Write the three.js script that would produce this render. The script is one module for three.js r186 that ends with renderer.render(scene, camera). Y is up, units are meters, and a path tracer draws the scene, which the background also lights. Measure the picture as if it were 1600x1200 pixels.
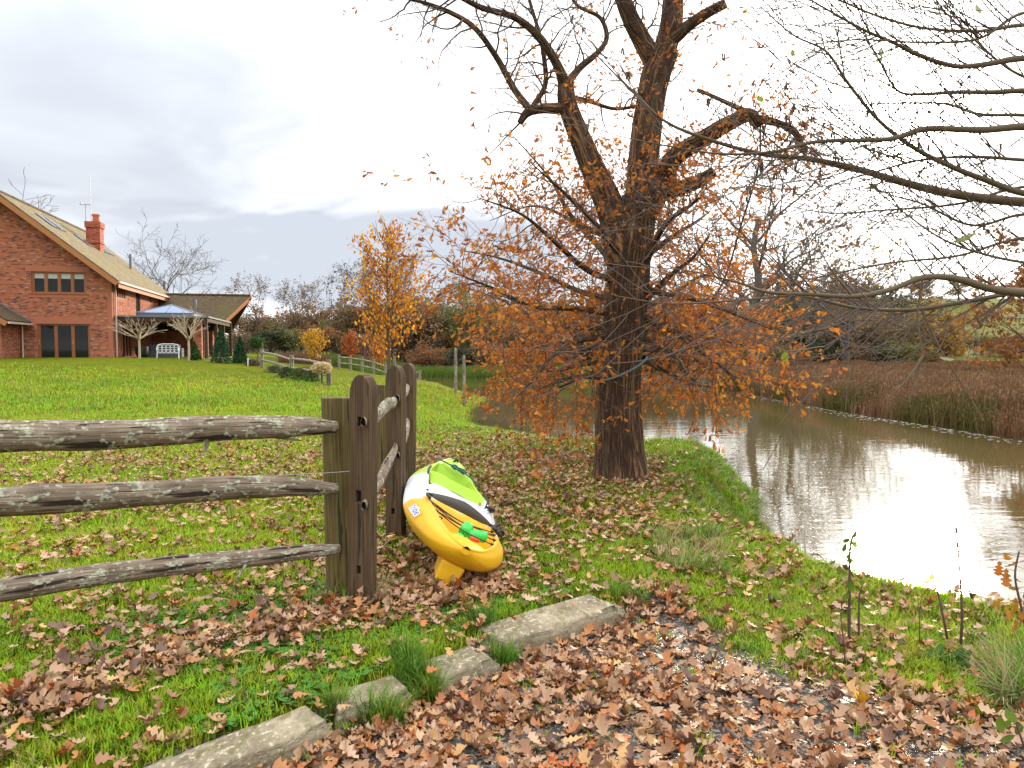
import * as THREE from 'three';
import { mergeGeometries, mergeVertices } from 'three/addons/utils/BufferGeometryUtils.js';
import { RoundedBoxGeometry } from 'three/addons/geometries/RoundedBoxGeometry.js';

// ---------------------------------------------------------------- camera, sky, sun, exposure
const F = 1150, HORIZON = 545;                                    // focal length and horizon, in pixels of the 1600 x 1200 photograph
const scene = new THREE.Scene();
const camera = new THREE.PerspectiveCamera(2 * Math.atan(600 / F) * 180 / Math.PI, 4 / 3, 0.05, 2500);
const EYE = new THREE.Vector3(0, 1.6, 0), PITCH = -Math.atan((600 - HORIZON) / F);
camera.position.copy(EYE); camera.rotation.x = PITCH; camera.updateMatrixWorld();
const renderer = new THREE.WebGLRenderer({ antialias: true });
renderer.setSize(1024, 768);
renderer.toneMapping = THREE.LinearToneMapping;
renderer.toneMappingExposure = 2.3;
renderer.shadowMap.enabled = true;

const RIGHT = new THREE.Vector3(1, 0, 0), UPV = new THREE.Vector3(0, 1, 0).applyQuaternion(camera.quaternion), FWD = new THREE.Vector3(0, 0, -1).applyQuaternion(camera.quaternion);
const rayOf = (px, py) => FWD.clone().addScaledVector(RIGHT, (px - 800) / F).addScaledVector(UPV, (600 - py) / F);
const at = (px, py, d) => EYE.clone().addScaledVector(rayOf(px, py), d);     // surveyed point: bearing and distance
const onLevel = (px, py, y) => { const r = rayOf(px, py); return EYE.clone().addScaledVector(r, (y - EYE.y) / r.y); };

// seeded random and noise
function rng(seed) { let a = seed >>> 0; return () => { a = (a + 0x6D2B79F5) | 0; let t = Math.imul(a ^ (a >>> 15), 1 | a); t = (t + Math.imul(t ^ (t >>> 7), 61 | t)) ^ t; return ((t ^ (t >>> 14)) >>> 0) / 4294967296; }; }
const hash3 = (x, y, z) => { let h = Math.imul(x, 374761393) + Math.imul(y, 668265263) + Math.imul(z, 1274126177); h = Math.imul(h ^ (h >>> 13), 1274126177); return ((h ^ (h >>> 16)) >>> 0) / 4294967296; };
const fade = t => t * t * (3 - 2 * t);
function noise(x, y, z = 0) {
  const X = Math.floor(x), Y = Math.floor(y), Z = Math.floor(z), u = fade(x - X), v = fade(y - Y), w = fade(z - Z);
  const l = (a, b, t) => a + (b - a) * t;
  const f = k => l(l(hash3(X, Y, k), hash3(X + 1, Y, k), u), l(hash3(X, Y + 1, k), hash3(X + 1, Y + 1, k), u), v);
  return w === 0 ? f(Z) : l(f(Z), f(Z + 1), w);
}
function fbm(x, y, z = 0, oct = 5) { let s = 0, a = 0.5, n = 0; for (let i = 0; i < oct; i++) { s += a * noise(x, y, z); n += a; a *= 0.5; x = x * 2.03 + 17.1; y = y * 2.03 + 9.7; z = z * 2.03 + (z ? 3.3 : 0); } return s / n; }
const clamp = (v, a = 0, b = 1) => Math.min(b, Math.max(a, v));
const sstep = (a, b, v) => fade(clamp((v - a) / (b - a)));
const mix = (a, b, t) => a + (b - a) * t;

const SUN = rayOf(1432, 188).normalize();
{
  const W = 3072, H = 1536, data = new Float32Array(W * H * 4);
  const dirOf = (px, py) => { const r = rayOf(px, py).normalize(); return [Math.atan2(r.x, -r.z), Math.asin(r.y)]; };
  // cloud masses seen in the photograph: [px, py, half width, half height in degrees, tone change]
  const masses = [[330, 330, 26, 15, -0.32], [470, 425, 24, 5, -0.5], [190, 230, 9, 7, -0.32], [330, 180, 8, 6, -0.28], [60, 240, 6, 6, -0.15], [600, 385, 14, 3.6, -0.85], [300, 395, 12, 3.6, -0.7], [120, 30, 13, 6, -0.4], [660, 445, 12, 2.4, -0.6], [430, 440, 10, 2.2, -0.5], [480, 120, 8, 5, 0.5], [600, 240, 9, 4, 0.35], [480, 300, 10, 2.4, 0.3], [60, 285, 5, 2.5, 0.3], [460, 490, 12, 1.2, 0.4], [1230, 330, 5, 3, -0.3], [1450, 325, 9, 3, -0.6], [250, 305, 9, 2.6, 0.15],
    [1700, 150, 14, 7, -0.1], [-300, 200, 12, 6, -0.3], [-700, 120, 14, 7, -0.35]].map(([x, y, w, h, t]) => [...dirOf(x, y), w * Math.PI / 180, h * Math.PI / 180, t < 0 ? t * 0.5 : t]);
  for (let j = 0; j < H; j++) {
    const el = ((j + 0.5) / H - 0.5) * Math.PI, e = Math.max(el, -0.02), ce = Math.cos(e), se = Math.sin(e);
    for (let i = 0; i < W; i++) {
      const phi = ((i + 0.5) / W - 0.5) * 2 * Math.PI, x = Math.cos(phi) * ce, z = Math.sin(phi) * ce, k = 4 * (j * W + i);
      if (el < -0.02 && j > 0) { const p = 4 * ((j - 1) * W + i); if (el < -0.03) { data[k] = 0.62; data[k + 1] = 0.63; data[k + 2] = 0.62; data[k + 3] = 1; continue; } }
      const az = Math.atan2(x, -z);
      const s = 1 / (se + 0.22), qx = x * s, qz = z * s;                       // a cloud layer overhead: features shrink towards the horizon
      const wx = fbm(qx * 1.1 + 5, qz * 1.1, 0, 3), wz = fbm(qx * 1.1 + 31, qz * 1.1 + 8, 0, 3);
      let v = 0.54 + 1.2 * (fbm(qx * 1.05 + wx * 1.5, qz * 1.05 + wz * 1.5, 0, 6) - 0.5);
      const fine = fbm(qx * 4 + wx * 3, qz * 4 + wz * 3, 0, 5) - 0.5;
      v += 0.34 * fine;
      const da = (wx - 0.5) * 0.26 + fine * 0.2, de = (wz - 0.5) * 0.12 + fine * 0.11;
      for (const m of masses) { const a = (az + da - m[0]) / m[2], b = (e + de - m[1]) / m[3], g = a * a + b * b; if (g < 9) v += m[4] * Math.exp(-g); }
      const ang = Math.acos(clamp(x * SUN.x + se * SUN.y + z * SUN.z, -1, 1)) * 180 / Math.PI;
      v += 0.35 * Math.exp(-((ang / 20) ** 2)) + 0.12 * Math.exp(-((ang / 50) ** 2));
      v += 0.12 * Math.exp(-((e / 0.06) ** 2));
      const t = 0.2 * sstep(-0.35, 0.85, v) + 1.15 * Math.max(0, Math.min(v, 1.3) - 0.52), thin = clamp((v - 0.2) / 0.9);
      const glow = 10 * Math.exp(-((ang / 3.2) ** 2)) + 1.3 * Math.exp(-((ang / 8) ** 2)) + 0.5 * Math.exp(-((ang / 18) ** 2));
      const g = glow * (0.15 + 1.05 * thin);
      const G = 1 + 0.95 * sstep(0.2, 1.0, e), fl = 0.06 * fine;                 // an overcast sky brightens towards the zenith
      data[k] = (0.285 + fl + t) * G + g; data[k + 1] = (0.31 + fl + 0.97 * t) * G + g * 0.965; data[k + 2] = (0.352 + fl + 0.9 * t) * G + g * 0.89; data[k + 3] = 1;
    }
  }
  const sky = new THREE.DataTexture(data, W, H, THREE.RGBAFormat, THREE.FloatType);
  sky.mapping = THREE.EquirectangularReflectionMapping; sky.magFilter = sky.minFilter = THREE.LinearFilter; sky.needsUpdate = true;
  scene.background = sky; scene.environment = sky;
}
const sun = new THREE.DirectionalLight(0xffeccf, 2.6);
sun.position.copy(SUN).multiplyScalar(120); sun.castShadow = true; sun.shadow.radius = 13;
sun.shadow.mapSize.set(4096, 4096); Object.assign(sun.shadow.camera, { left: -60, right: 60, top: 60, bottom: -60, near: 1, far: 320 });
scene.add(sun); scene.add(sun.target);

// ---------------------------------------------------------------- helpers
const taken = {};
const numbered = n => { const k = taken[n] = (taken[n] ?? -1) + 1; return k ? `${n}_${String(k).padStart(3, '0')}` : n; };
function tag(o, label, category, group) { o.userData.label = label; o.userData.category = category; if (group) o.userData.group = group; return o; }
function thing(name, label, category, pos = [0, 0, 0], turn = 0, group) { const g = new THREE.Group(); g.name = numbered(name); g.position.set(...(pos.isVector3 ? pos.toArray() : pos)); g.rotation.y = turn; scene.add(g); return tag(g, label, category, group); }
function part(name, geometry, material, parent, pos, rot) { const m = new THREE.Mesh(geometry, material); m.name = name; m.castShadow = m.receiveShadow = true; if (pos) m.position.set(...(pos.isVector3 ? pos.toArray() : pos)); if (rot) m.rotation.set(...rot); parent.add(m); return m; }
function structure(name, geometry, material) { const m = part(name, geometry, material, scene); m.userData.kind = 'structure'; return m; }
const stuff = o => { o.userData.kind = 'stuff'; return o; };
function scatter(name, geometry, material, list, parent, colors) {      // list of Matrix4
  const m = new THREE.InstancedMesh(geometry, material, list.length); m.name = name; m.castShadow = m.receiveShadow = true;
  list.forEach((x, i) => { m.setMatrixAt(i, x); if (colors) m.setColorAt(i, colors[i]); });
  parent.add(m); return stuff(m);
}
const C = (r, g, b) => new THREE.Color().setRGB(r, g, b);
const V = (x, y, z) => new THREE.Vector3(x, y, z);
const box = (x0, x1, y0, y1, z0, z1) => new THREE.BoxGeometry(x1 - x0, y1 - y0, z1 - z0).translate((x0 + x1) / 2, (y0 + y1) / 2, (z0 + z1) / 2);
const rbox = (x0, x1, y0, y1, z0, z1, r = 0.01) => new RoundedBoxGeometry(x1 - x0, y1 - y0, z1 - z0, 2, r).translate((x0 + x1) / 2, (y0 + y1) / 2, (z0 + z1) / 2);
const merge = list => mergeGeometries(list.map(g => g.index ? g.toNonIndexed() : g).map(g => { for (const k of Object.keys(g.attributes)) if (!['position', 'normal', 'uv'].includes(k)) g.deleteAttribute(k); return g; }));
class Geo {                                                              // collects tubes, quads and leaves into one geometry
  constructor() { this.p = []; this.n = []; this.t = []; this.i = []; }
  get count() { return this.p.length / 3; }
  v(x, y, z, nx, ny, nz, u, w) { this.p.push(x, y, z); this.n.push(nx, ny, nz); this.t.push(u, w); return this.count - 1; }
  tube(pts, rad, seg = 6, shape) {
    const base = this.count, T = new THREE.Vector3(), N = new THREE.Vector3(), B = new THREE.Vector3();
    let along = 0;
    for (let k = 0; k < pts.length; k++) {
      T.subVectors(pts[Math.min(k + 1, pts.length - 1)], pts[Math.max(k - 1, 0)]).normalize();
      if (k === 0) { N.set(0, 1, 0); if (Math.abs(T.y) > 0.9) N.set(1, 0, 0); }
      N.addScaledVector(T, -N.dot(T)).normalize(); B.crossVectors(T, N);
      if (k) along += pts[k].distanceTo(pts[k - 1]);
      for (let s = 0; s <= seg; s++) {
        const a = s / seg * Math.PI * 2, c = Math.cos(a), d = Math.sin(a), r = rad[k] * (shape ? shape(s % seg === 0 ? 0 : a, along, k) : 1);
        const nx = N.x * c + B.x * d, ny = N.y * c + B.y * d, nz = N.z * c + B.z * d;
        this.v(pts[k].x + nx * r, pts[k].y + ny * r, pts[k].z + nz * r, nx, ny, nz, s / seg * Math.max(0.06, 6.28 * rad[0]), along);
      }
    }
    for (let k = 0; k < pts.length - 1; k++) for (let s = 0; s < seg; s++) { const a = base + k * (seg + 1) + s, b = a + seg + 1; this.i.push(a, a + 1, b, b, a + 1, b + 1); }
    if (rad[pts.length - 1] > 0.004) { const e = base + (pts.length - 1) * (seg + 1), q = pts[pts.length - 1], c = this.v(q.x, q.y, q.z, T.x, T.y, T.z, 0.02, along + 0.02); for (let s = 0; s < seg; s++) this.i.push(e + s, e + s + 1, c); }
    return this;
  }
  shift(u, v) { for (let i = 0; i < this.t.length; i += 2) { this.t[i] += u; this.t[i + 1] += v; } return this; }
  quad(c, ax, ay) { const n = new THREE.Vector3().crossVectors(ax, ay).normalize(), b = this.count; for (const [s, t] of [[-1, 0], [0, -1], [1, 0], [0, 1]]) this.v(c.x + ax.x * s + ay.x * t, c.y + ax.y * s + ay.y * t, c.z + ax.z * s + ay.z * t, n.x, n.y, n.z, s * 0.5 + 0.5, t * 0.5 + 0.5); this.i.push(b, b + 1, b + 2, b, b + 2, b + 3); return this; }
  build(flat) {
    const g = new THREE.BufferGeometry();
    g.setAttribute('position', new THREE.Float32BufferAttribute(this.p, 3)); g.setAttribute('normal', new THREE.Float32BufferAttribute(this.n, 3)); g.setAttribute('uv', new THREE.Float32BufferAttribute(this.t, 2)); g.setIndex(this.i);
    if (flat) g.computeVertexNormals();
    return g;
  }
}
const curvePts = (list, n) => new THREE.CatmullRomCurve3(list, false, 'centripetal').getPoints(n);
function texture(w, h, fn, srgb = true) {
  const d = new Uint8Array(w * h * 4);
  for (let j = 0; j < h; j++) for (let i = 0; i < w; i++) { const c = fn(i / w, j / h, i, j), k = 4 * (j * w + i); for (let q = 0; q < 3; q++) d[k + q] = clamp(Array.isArray(c) ? c[q] : c) * 255; d[k + 3] = 255; }
  const t = new THREE.DataTexture(d, w, h); t.wrapS = t.wrapT = THREE.RepeatWrapping; t.magFilter = THREE.LinearFilter; t.minFilter = THREE.LinearMipmapLinearFilter; t.generateMipmaps = true;
  if (srgb) t.colorSpace = THREE.SRGBColorSpace; t.needsUpdate = true; return t;
}
const repeat = (t, x, y) => { const c = t.clone(); c.repeat.set(x, y); c.needsUpdate = true; return c; };
// tileable noise: four corners blended
const tfbm = (u, v, f, oct = 5, o = 0) => { const g = (a, b) => fbm(a * f + o, b * f + o * 1.7, 0, oct); return mix(mix(g(u, v), g(u - 1, v), u), mix(g(u, v - 1), g(u - 1, v - 1), u), v); };
const tnoise2 = (u, v, fx, fy, oct = 4, o = 0) => { const g = (a, b) => fbm(a * fx + o, b * fy + o * 1.3, 0, oct); return mix(mix(g(u, v), g(u - 1, v), u), mix(g(u, v - 1), g(u - 1, v - 1), u), v); };
const lerp3 = (a, b, t) => [mix(a[0], b[0], t), mix(a[1], b[1], t), mix(a[2], b[2], t)];
const M = (o) => new THREE.MeshStandardMaterial({ roughness: 0.85, side: THREE.DoubleSide, ...o });
const leafMat = (o) => new THREE.MeshPhysicalMaterial({ roughness: 0.9, specularIntensity: 0.25, transmission: 0.4, thickness: 0, side: THREE.DoubleSide, ...o });

// ---------------------------------------------------------------- terrain
const YW = -0.6;                                                          // water level
const shore = [[1520, 985], [1450, 968], [1370, 950], [1290, 932], [1225, 910], [1190, 888], [1196, 850], [1205, 825], [1188, 806], [1196, 778], [1150, 757], [1110, 744], [1060, 735], [1010, 725], [930, 712], [880, 702], [830, 690], [790, 676], [762, 660], [742, 645], [752, 632], [768, 624], [745, 613], [690, 606], [640, 601], [600, 594], [560, 590], [600, 586], [650, 589], [780, 592], [900, 599], [1000, 602], [1100, 607], [1160, 613], [1250, 632], [1350, 650], [1450, 665], [1600, 690], [1850, 730], [2600, 800], [3400, 1000], [2100, 1010], [1800, 985], [1680, 955], [1600, 958], [1560, 975]]
  .map(([x, y]) => { const p = onLevel(x, y, YW); return [p.x, p.z]; });
function shoreDistance(x, z) {                                            // negative in the water
  let best = 1e9, inside = false;
  for (let i = 0, j = shore.length - 1; i < shore.length; j = i++) {
    const [ax, az] = shore[j], [bx, bz] = shore[i], dx = bx - ax, dz = bz - az, t = clamp(((x - ax) * dx + (z - az) * dz) / (dx * dx + dz * dz)), ex = x - ax - t * dx, ez = z - az - t * dz, d = ex * ex + ez * ez;
    if (d < best) best = d;
    if ((az > z) !== (bz > z) && x < (bx - ax) * (z - az) / (bz - az) + ax) inside = !inside;
  }
  return inside ? -Math.sqrt(best) : Math.sqrt(best);
}
// kerb line between the path and the lawn
const KA = onLevel(150, 1275, 0.1), KB = onLevel(975, 947, 0.1), KD = KB.clone().sub(KA), KL = KD.length(); KD.divideScalar(KL);
const kerbAlong = (x, z) => (x - KA.x) * KD.x + (z - KA.z) * KD.z;
const kerbSide = (x, z) => (x - KA.x) * KD.z - (z - KA.z) * KD.x;         // positive on the lawn side
// front edge from and to, a back corner and the front corner before it, height of the top
const KERB_STONES = [[[150, 1275], [519, 1126], [475, 1100], [519, 1126], 0.10], [[527, 1111], [645, 1076], [600, 1055], [645, 1076], 0.095], [[690, 1060], [781, 1029], [714, 1012], [781, 1029], 0.09], [[790, 1002], [975, 946], [739, 978], [790, 1002], 0.115]]
  .map(([f, g, bk, c, top]) => { const F0 = onLevel(...f, top), F1 = onLevel(...g, top), u = F1.clone().sub(F0), L = u.length(); u.divideScalar(L); const v = onLevel(...bk, top).sub(onLevel(...c, top)), w = Math.abs(v.x * u.z - v.z * u.x); return [F0, u, L, w, top]; });
function onStone(x, z, m = 0) { for (const [f, u, L, w] of KERB_STONES) { const a = (x - f.x) * u.x + (z - f.z) * u.z, b = (x - f.x) * u.z - (z - f.z) * u.x; if (a > -m && a < L + m && b > -m && b < w + m) return true; } return false; }
function landHeight(x, z) {
  const d = -z;
  const far = sstep(16, 24, d) * sstep(3.5, 7, x) * sstep(0, 6, x + 0.12 * (d - 20));
  const t = kerbAlong(x, z), w = 0.07 + 1.3 * clamp((t - KL) / 1.6), k = sstep(-w, w, kerbSide(x, z) - 0.15);
  let h = 0.075 * k;
  h += 0.99 * sstep(-5, -24, x) * sstep(8, 42, d);                        // the rise the house stands on
  h -= 0.9 * sstep(45, 62, d) * sstep(-13, -7, x) * (1 - sstep(3, 10, x)) * 0.7;
  h = mix(h, -0.36, far);
  h -= 0.95 * sstep(50, 75, d) * sstep(-30, -10, x) * (1 - sstep(-8, 0, x)) * 0.4;
  // the valley side far behind on the right
  h += 11.5 * sstep(95, 230, d) * sstep(30, 120, x) + 6 * sstep(110, 300, d) * sstep(-40, 30, x) + 3 * sstep(120, 300, d);
  h += (noise(x * 0.7, z * 0.7) - 0.5) * 0.05 * sstep(0, 0.4, Math.abs(kerbSide(x, z)) - 0.1) + (noise(x * 4, z * 4) - 0.5) * 0.015;
  return h;
}
function ground(x, z) {
  const s = shoreDistance(x, z), d = -z;
  if (s > 6) return landHeight(x, z);
  const L = landHeight(x, z);
  if (s < 0) return YW - 0.03 - Math.min(1.4, -s * 0.5);
  const w = x > 2.2 && x < 5 && d < 7 ? 1.3 : d < 12 ? 0.9 : 3;
  const jag = (noise(x * 1.6 + 40, z * 1.6) - 0.5) * 0.25;
  return mix(YW - 0.03, L, sstep(0, w, s + jag * clamp(s * 3)));
}
function onGround(px, py) {                                               // where a bearing meets the land
  const r = rayOf(px, py); let lo = 1, hi = 1;
  while (hi < 300) { const p = EYE.clone().addScaledVector(r, hi); if (p.y < ground(p.x, p.z)) break; lo = hi; hi += 0.15 + hi * 0.02; }
  for (let i = 0; i < 14; i++) { const m = (lo + hi) / 2, p = EYE.clone().addScaledVector(r, m); if (p.y < ground(p.x, p.z)) hi = m; else lo = m; }
  return EYE.clone().addScaledVector(r, hi);
}
const stand = (px, d) => { const p = at(px, 600, d); p.y = ground(p.x, p.z); return p; };   // foot of something at that bearing and distance

function sheet(nx, nz, fx, fz, height, colour) {
  const pos = [], uv = [], col = [], idx = [];
  for (let j = 0; j <= nz; j++) for (let i = 0; i <= nx; i++) { const x = fx(i / nx), z = fz(j / nz), y = height(x, z); pos.push(x, y, z); uv.push(x, z); if (colour) col.push(...colour(x, z, y)); }
  for (let j = 0; j < nz; j++) for (let i = 0; i < nx; i++) { const a = j * (nx + 1) + i, b = a + nx + 1; idx.push(a, b, a + 1, b, b + 1, a + 1); }
  const g = new THREE.BufferGeometry(); g.setAttribute('position', new THREE.Float32BufferAttribute(pos, 3)); g.setAttribute('uv', new THREE.Float32BufferAttribute(uv, 2)); if (colour) g.setAttribute('color', new THREE.Float32BufferAttribute(col, 3)); g.setIndex(idx); g.computeVertexNormals(); return g;
}
// how thickly oak leaves lie: 0..1
function litter(x, z) {
  const d = -z, k = kerbSide(x, z), t = kerbAlong(x, z);
  const n = fbm(x * 1.3 + 50, z * 1.3, 0, 3), fineN = fbm(x * 4 + 9, z * 4, 0, 3);
  let v = 0.52 * (1 - sstep(9, 14, d)) * sstep(-11, -3, x + 0.0);
  v = Math.max(v, 0.36 * (1 - sstep(7, 13, d)));
  v += 1.3 * Math.exp(-(((x - 0.0) / 1.5) ** 2) - (((d - 8.5) / 3.0) ** 2));      // under the oak
  v += 0.55 * Math.exp(-(((x + 0.45) / 0.6) ** 2) - (((d - 4.5) / 0.6) ** 2));      // round the kayak's end
  v *= 0.3 + 1.4 * sstep(0.33, 0.66, n * 0.55 + fineN * 0.45);
  const pile = Math.exp(-(((k - 0.95 - 0.12 * Math.sin(t * 2)) / 0.2) ** 2)) * sstep(0.05, 0.5, t + 1) * (1 - sstep(2.0, 2.7, t));
  v += 1.0 * pile * (0.5 + fineN);
  v *= 1 - 0.75 * sstep(1.4, 2.4, x) * sstep(5.4, 6.5, d);
  return clamp(v);
}
const lawnColour = (x, z, y) => {
  const d = -z, s = d < 70 ? shoreDistance(x, z) : 9, n = fbm(x * 0.35, z * 0.35, 0, 4), m = fbm(x * 2.1 + 7, z * 2.1, 0, 3);
  let c = lerp3([0.18, 0.28, 0.008], [0.29, 0.34, 0.010], clamp(n * 1.5 - 0.25 + (m - 0.5) * 0.6));
  if (s < 0.25) c = lerp3([0.05, 0.035, 0.02], c, sstep(-0.05, 0.25, s));                               // wet mud
  const rough = Math.max(sstep(4, 7, x) * sstep(14, 18, d), sstep(46, 55, d) * sstep(-22, -12, x) * (1 - sstep(85, 110, d)));
  c = lerp3(c, lerp3([0.10, 0.06, 0.035], [0.16, 0.11, 0.05], m), rough);
  const field = sstep(88, 112, d) * sstep(25, 50, x); c = lerp3(c, lerp3([0.19, 0.28, 0.03], [0.30, 0.28, 0.08], clamp(n * 2.4 - 0.8)), field);
  const hedge = sstep(90, 120, d) * (1 - field); c = lerp3(c, [0.09, 0.09, 0.03], hedge);
  const near = litter(x, z) * (1 - sstep(10, 16, d)) * 0.45; c = lerp3(c, [0.13, 0.075, 0.03], near);
  return c;
};
const grassTex = texture(512, 512, (u, v) => { const a = tfbm(u, v, 40, 4), b = tnoise2(u, v, 90, 60, 3, 4), c = tfbm(u, v, 9, 3, 8); const t = 0.62 + 0.5 * (a - 0.5) + 0.55 * (b - 0.5) + 0.25 * (c - 0.5); return [t * 1.04, t, t * 0.9]; });
const grassBump = texture(512, 512, (u, v) => tfbm(u, v, 60, 3) * 0.6 + tfbm(u, v, 14, 3, 5) * 0.4, false);
const lawnMat = new THREE.MeshPhysicalMaterial({ side: THREE.DoubleSide, specularIntensity: 0.08, vertexColors: true, map: repeat(grassTex, 0.55, 0.55), bumpMap: repeat(grassBump, 0.55, 0.55), bumpScale: 0.05, roughness: 0.95 });
const signed = (t, a, k) => a * Math.sinh(k * t) / Math.sinh(k);
structure('ground', sheet(420, 420, u => signed(u * 2 - 1, 700, 7.3) + 0.3, v => -5 + signed(1 - v * 2, 700, 7.0), ground, lawnColour), lawnMat);
const lawn = scene.children[scene.children.length - 1];

// the path: wet stony earth under the leaves, a little below the lawn
const pathEdge = [[-300, 1600], [265, 1196], [520, 1122], [690, 1050], [790, 1000], [975, 950], [1010, 915], [1060, 935], [1150, 985], [1290, 1045], [1420, 1085], [1560, 1110], [1700, 1150], [2100, 1300], [1800, 2600], [200, 3000]].map(([x, y]) => { const p = onLevel(x, y, 0.02); return [p.x, p.z]; });
function inPath(x, z) { let s = false; for (let i = 0, j = pathEdge.length - 1; i < pathEdge.length; j = i++) { const [ax, az] = pathEdge[j], [bx, bz] = pathEdge[i]; if ((az > z) !== (bz > z) && x < (bx - ax) * (z - az) / (bz - az) + ax) s = !s; } return s; }
function pathDist(x, z) { let b = 1e9; for (let i = 0, j = pathEdge.length - 1; i < pathEdge.length; j = i++) { const [ax, az] = pathEdge[j], [bx, bz] = pathEdge[i], dx = bx - ax, dz = bz - az, t = clamp(((x - ax) * dx + (z - az) * dz) / (dx * dx + dz * dz)); b = Math.min(b, Math.hypot(x - ax - t * dx, z - az - t * dz)); } return inPath(x, z) ? b : -b; }
const gravelTex = texture(512, 512, (u, v) => { const a = tfbm(u, v, 70, 3), b = tfbm(u, v, 10, 4, 3), p = a > 0.57 ? 0.2 : 0; const t = 0.33 + 0.5 * (a - 0.5) + 0.3 * (b - 0.5) + p; return [t * 1.02, t * 0.95, t * 0.86]; });
const gravelBump = texture(512, 512, (u, v) => tfbm(u, v, 70, 3) * 0.7 + 0.3 * tfbm(u, v, 12, 3, 3), false);
const gravelRough = texture(256, 256, (u, v) => mix(0.25, 0.95, sstep(0.38, 0.56, tfbm(u, v, 5, 4, 6))), false);
{
  const g = sheet(170, 130, u => mix(-3.2, 6.5, u), v => mix(-6.2, 1.5, v), (x, z) => ground(x, z) + 0.008 * sstep(-0.05, 0.05, pathDist(x, z)) - 0.05 * sstep(0.0, -0.12, pathDist(x, z)) + (noise(x * 9, z * 9) - 0.5) * 0.006, null);
  const path = structure('path', g, M({ color: C(0.85, 0.8, 0.78), map: repeat(gravelTex, 1.1, 1.1), bumpMap: repeat(gravelBump, 1.1, 1.1), bumpScale: 0.03, roughnessMap: repeat(gravelRough, 0.8, 0.8), roughness: 1 }));
}
const pathMesh = scene.children[scene.children.length - 1];

// pond
{
  const bump = texture(1024, 1024, (u, v) => 0.5 + 0.5 * (tnoise2(u, v, 10, 26, 4) - 0.5) + 0.25 * (tfbm(u, v, 60, 3, 2) - 0.5) * sstep(0.4, 0.7, tfbm(u, v, 3, 3, 9)), false);
  const s = new THREE.Shape(shore.map(([x, z]) => new THREE.Vector2(x, -z)));
  // the sheet runs on under the banks, so the water's edge is where the land rises out of it
  const grow = []; shore.forEach(([x, z], i) => { const [ax, az] = shore[(i + shore.length - 1) % shore.length], [bx, bz] = shore[(i + 1) % shore.length], l = Math.hypot(bx - ax, bz - az); let nx = (bz - az) / l, nz = -(bx - ax) / l; if (shoreDistance(x + nx * 0.3, z + nz * 0.3) < 0) { nx = -nx; nz = -nz; } grow.push(new THREE.Vector2(x + nx * 0.25, -(z + nz * 0.25))); });
  const g = new THREE.ShapeGeometry(new THREE.Shape(grow)); g.rotateX(-Math.PI / 2); g.translate(0, YW, 0);
  const p = g.attributes.position, uv = []; for (let i = 0; i < p.count; i++) uv.push(p.getX(i), p.getZ(i)); g.setAttribute('uv', new THREE.Float32BufferAttribute(uv, 2));
  structure('pond_water', g, new THREE.MeshPhysicalMaterial({ color: C(0.078, 0.058, 0.021), roughness: 0.035, ior: 1.33, specularIntensity: 1, bumpMap: repeat(bump, 0.22, 0.22), bumpScale: 0.0065, side: THREE.DoubleSide }));
}

// ---------------------------------------------------------------- materials
const woodTex = texture(512, 512, (u, v) => { const g = tnoise2(u, v, 60, 5, 4), k = tfbm(u, v, 6, 4, 4), c = tnoise2(u, v, 22, 2, 3, 7) > 0.64 ? 0.55 : 1; return lerp3([0.33, 0.25, 0.17], [0.60, 0.53, 0.42], clamp(0.5 + 1.5 * (g - 0.5) + 0.7 * (k - 0.5))).map(x => x * c); });
const woodBump = texture(512, 512, (u, v) => tnoise2(u, v, 60, 5, 4) * 0.7 + (tnoise2(u, v, 22, 2, 3, 7) > 0.64 ? 0 : 0.3), false);
const lichenTex = texture(512, 512, (u, v) => {                         // split rail: grey weathered oak with crusts of pale lichen
  const g = tnoise2(u, v, 70, 6, 4), k = tfbm(u, v, 5, 4, 4), l = tfbm(u, v, 9, 5, 11), l2 = tfbm(u, v, 34, 3, 2), cr = tnoise2(u, v, 24, 2.5, 3, 7);
  let c = lerp3([0.34, 0.28, 0.22], [0.66, 0.60, 0.53], clamp(0.5 + 1.6 * (g - 0.5) + 0.9 * (k - 0.5)));
  if (cr > 0.62) c = lerp3(c, [0.12, 0.09, 0.07], 0.8);
  const m = sstep(0.50, 0.58, l * 0.5 + l2 * 0.5); c = lerp3(c, lerp3([0.52, 0.55, 0.46], [0.76, 0.77, 0.68], clamp(l2 * 1.8 - 0.4)), m * 0.85);
  return c;
});
const lichenBump = texture(512, 512, (u, v) => tnoise2(u, v, 60, 6, 4) * 0.6 + 0.5 * tfbm(u, v, 30, 3, 2) * sstep(0.5, 0.62, tfbm(u, v, 9, 4, 11)), false);
const barkTex = texture(512, 512, (u, v) => { const w = tfbm(u, v, 6, 3, 3) * 0.16, r = Math.abs(tnoise2(u + w, v, 22, 4, 3, 5) - 0.5) * 2, f = tfbm(u, v, 60, 3, 1), m = tfbm(u, v, 5, 4, 9); let c = lerp3([0.20, 0.13, 0.085], [0.56, 0.42, 0.29], clamp(r * 2.2 + (f - 0.5) * 0.9)); c = lerp3(c, [0.42, 0.40, 0.26], 0.35 * sstep(0.55, 0.7, m)); return c; });
const barkBump = texture(512, 512, (u, v) => { const w = tfbm(u, v, 6, 3, 3) * 0.16; return clamp(Math.abs(tnoise2(u + w, v, 22, 4, 3, 5) - 0.5) * 3.6) * 0.8 + 0.2 * tfbm(u, v, 60, 3, 1); }, false);
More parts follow.
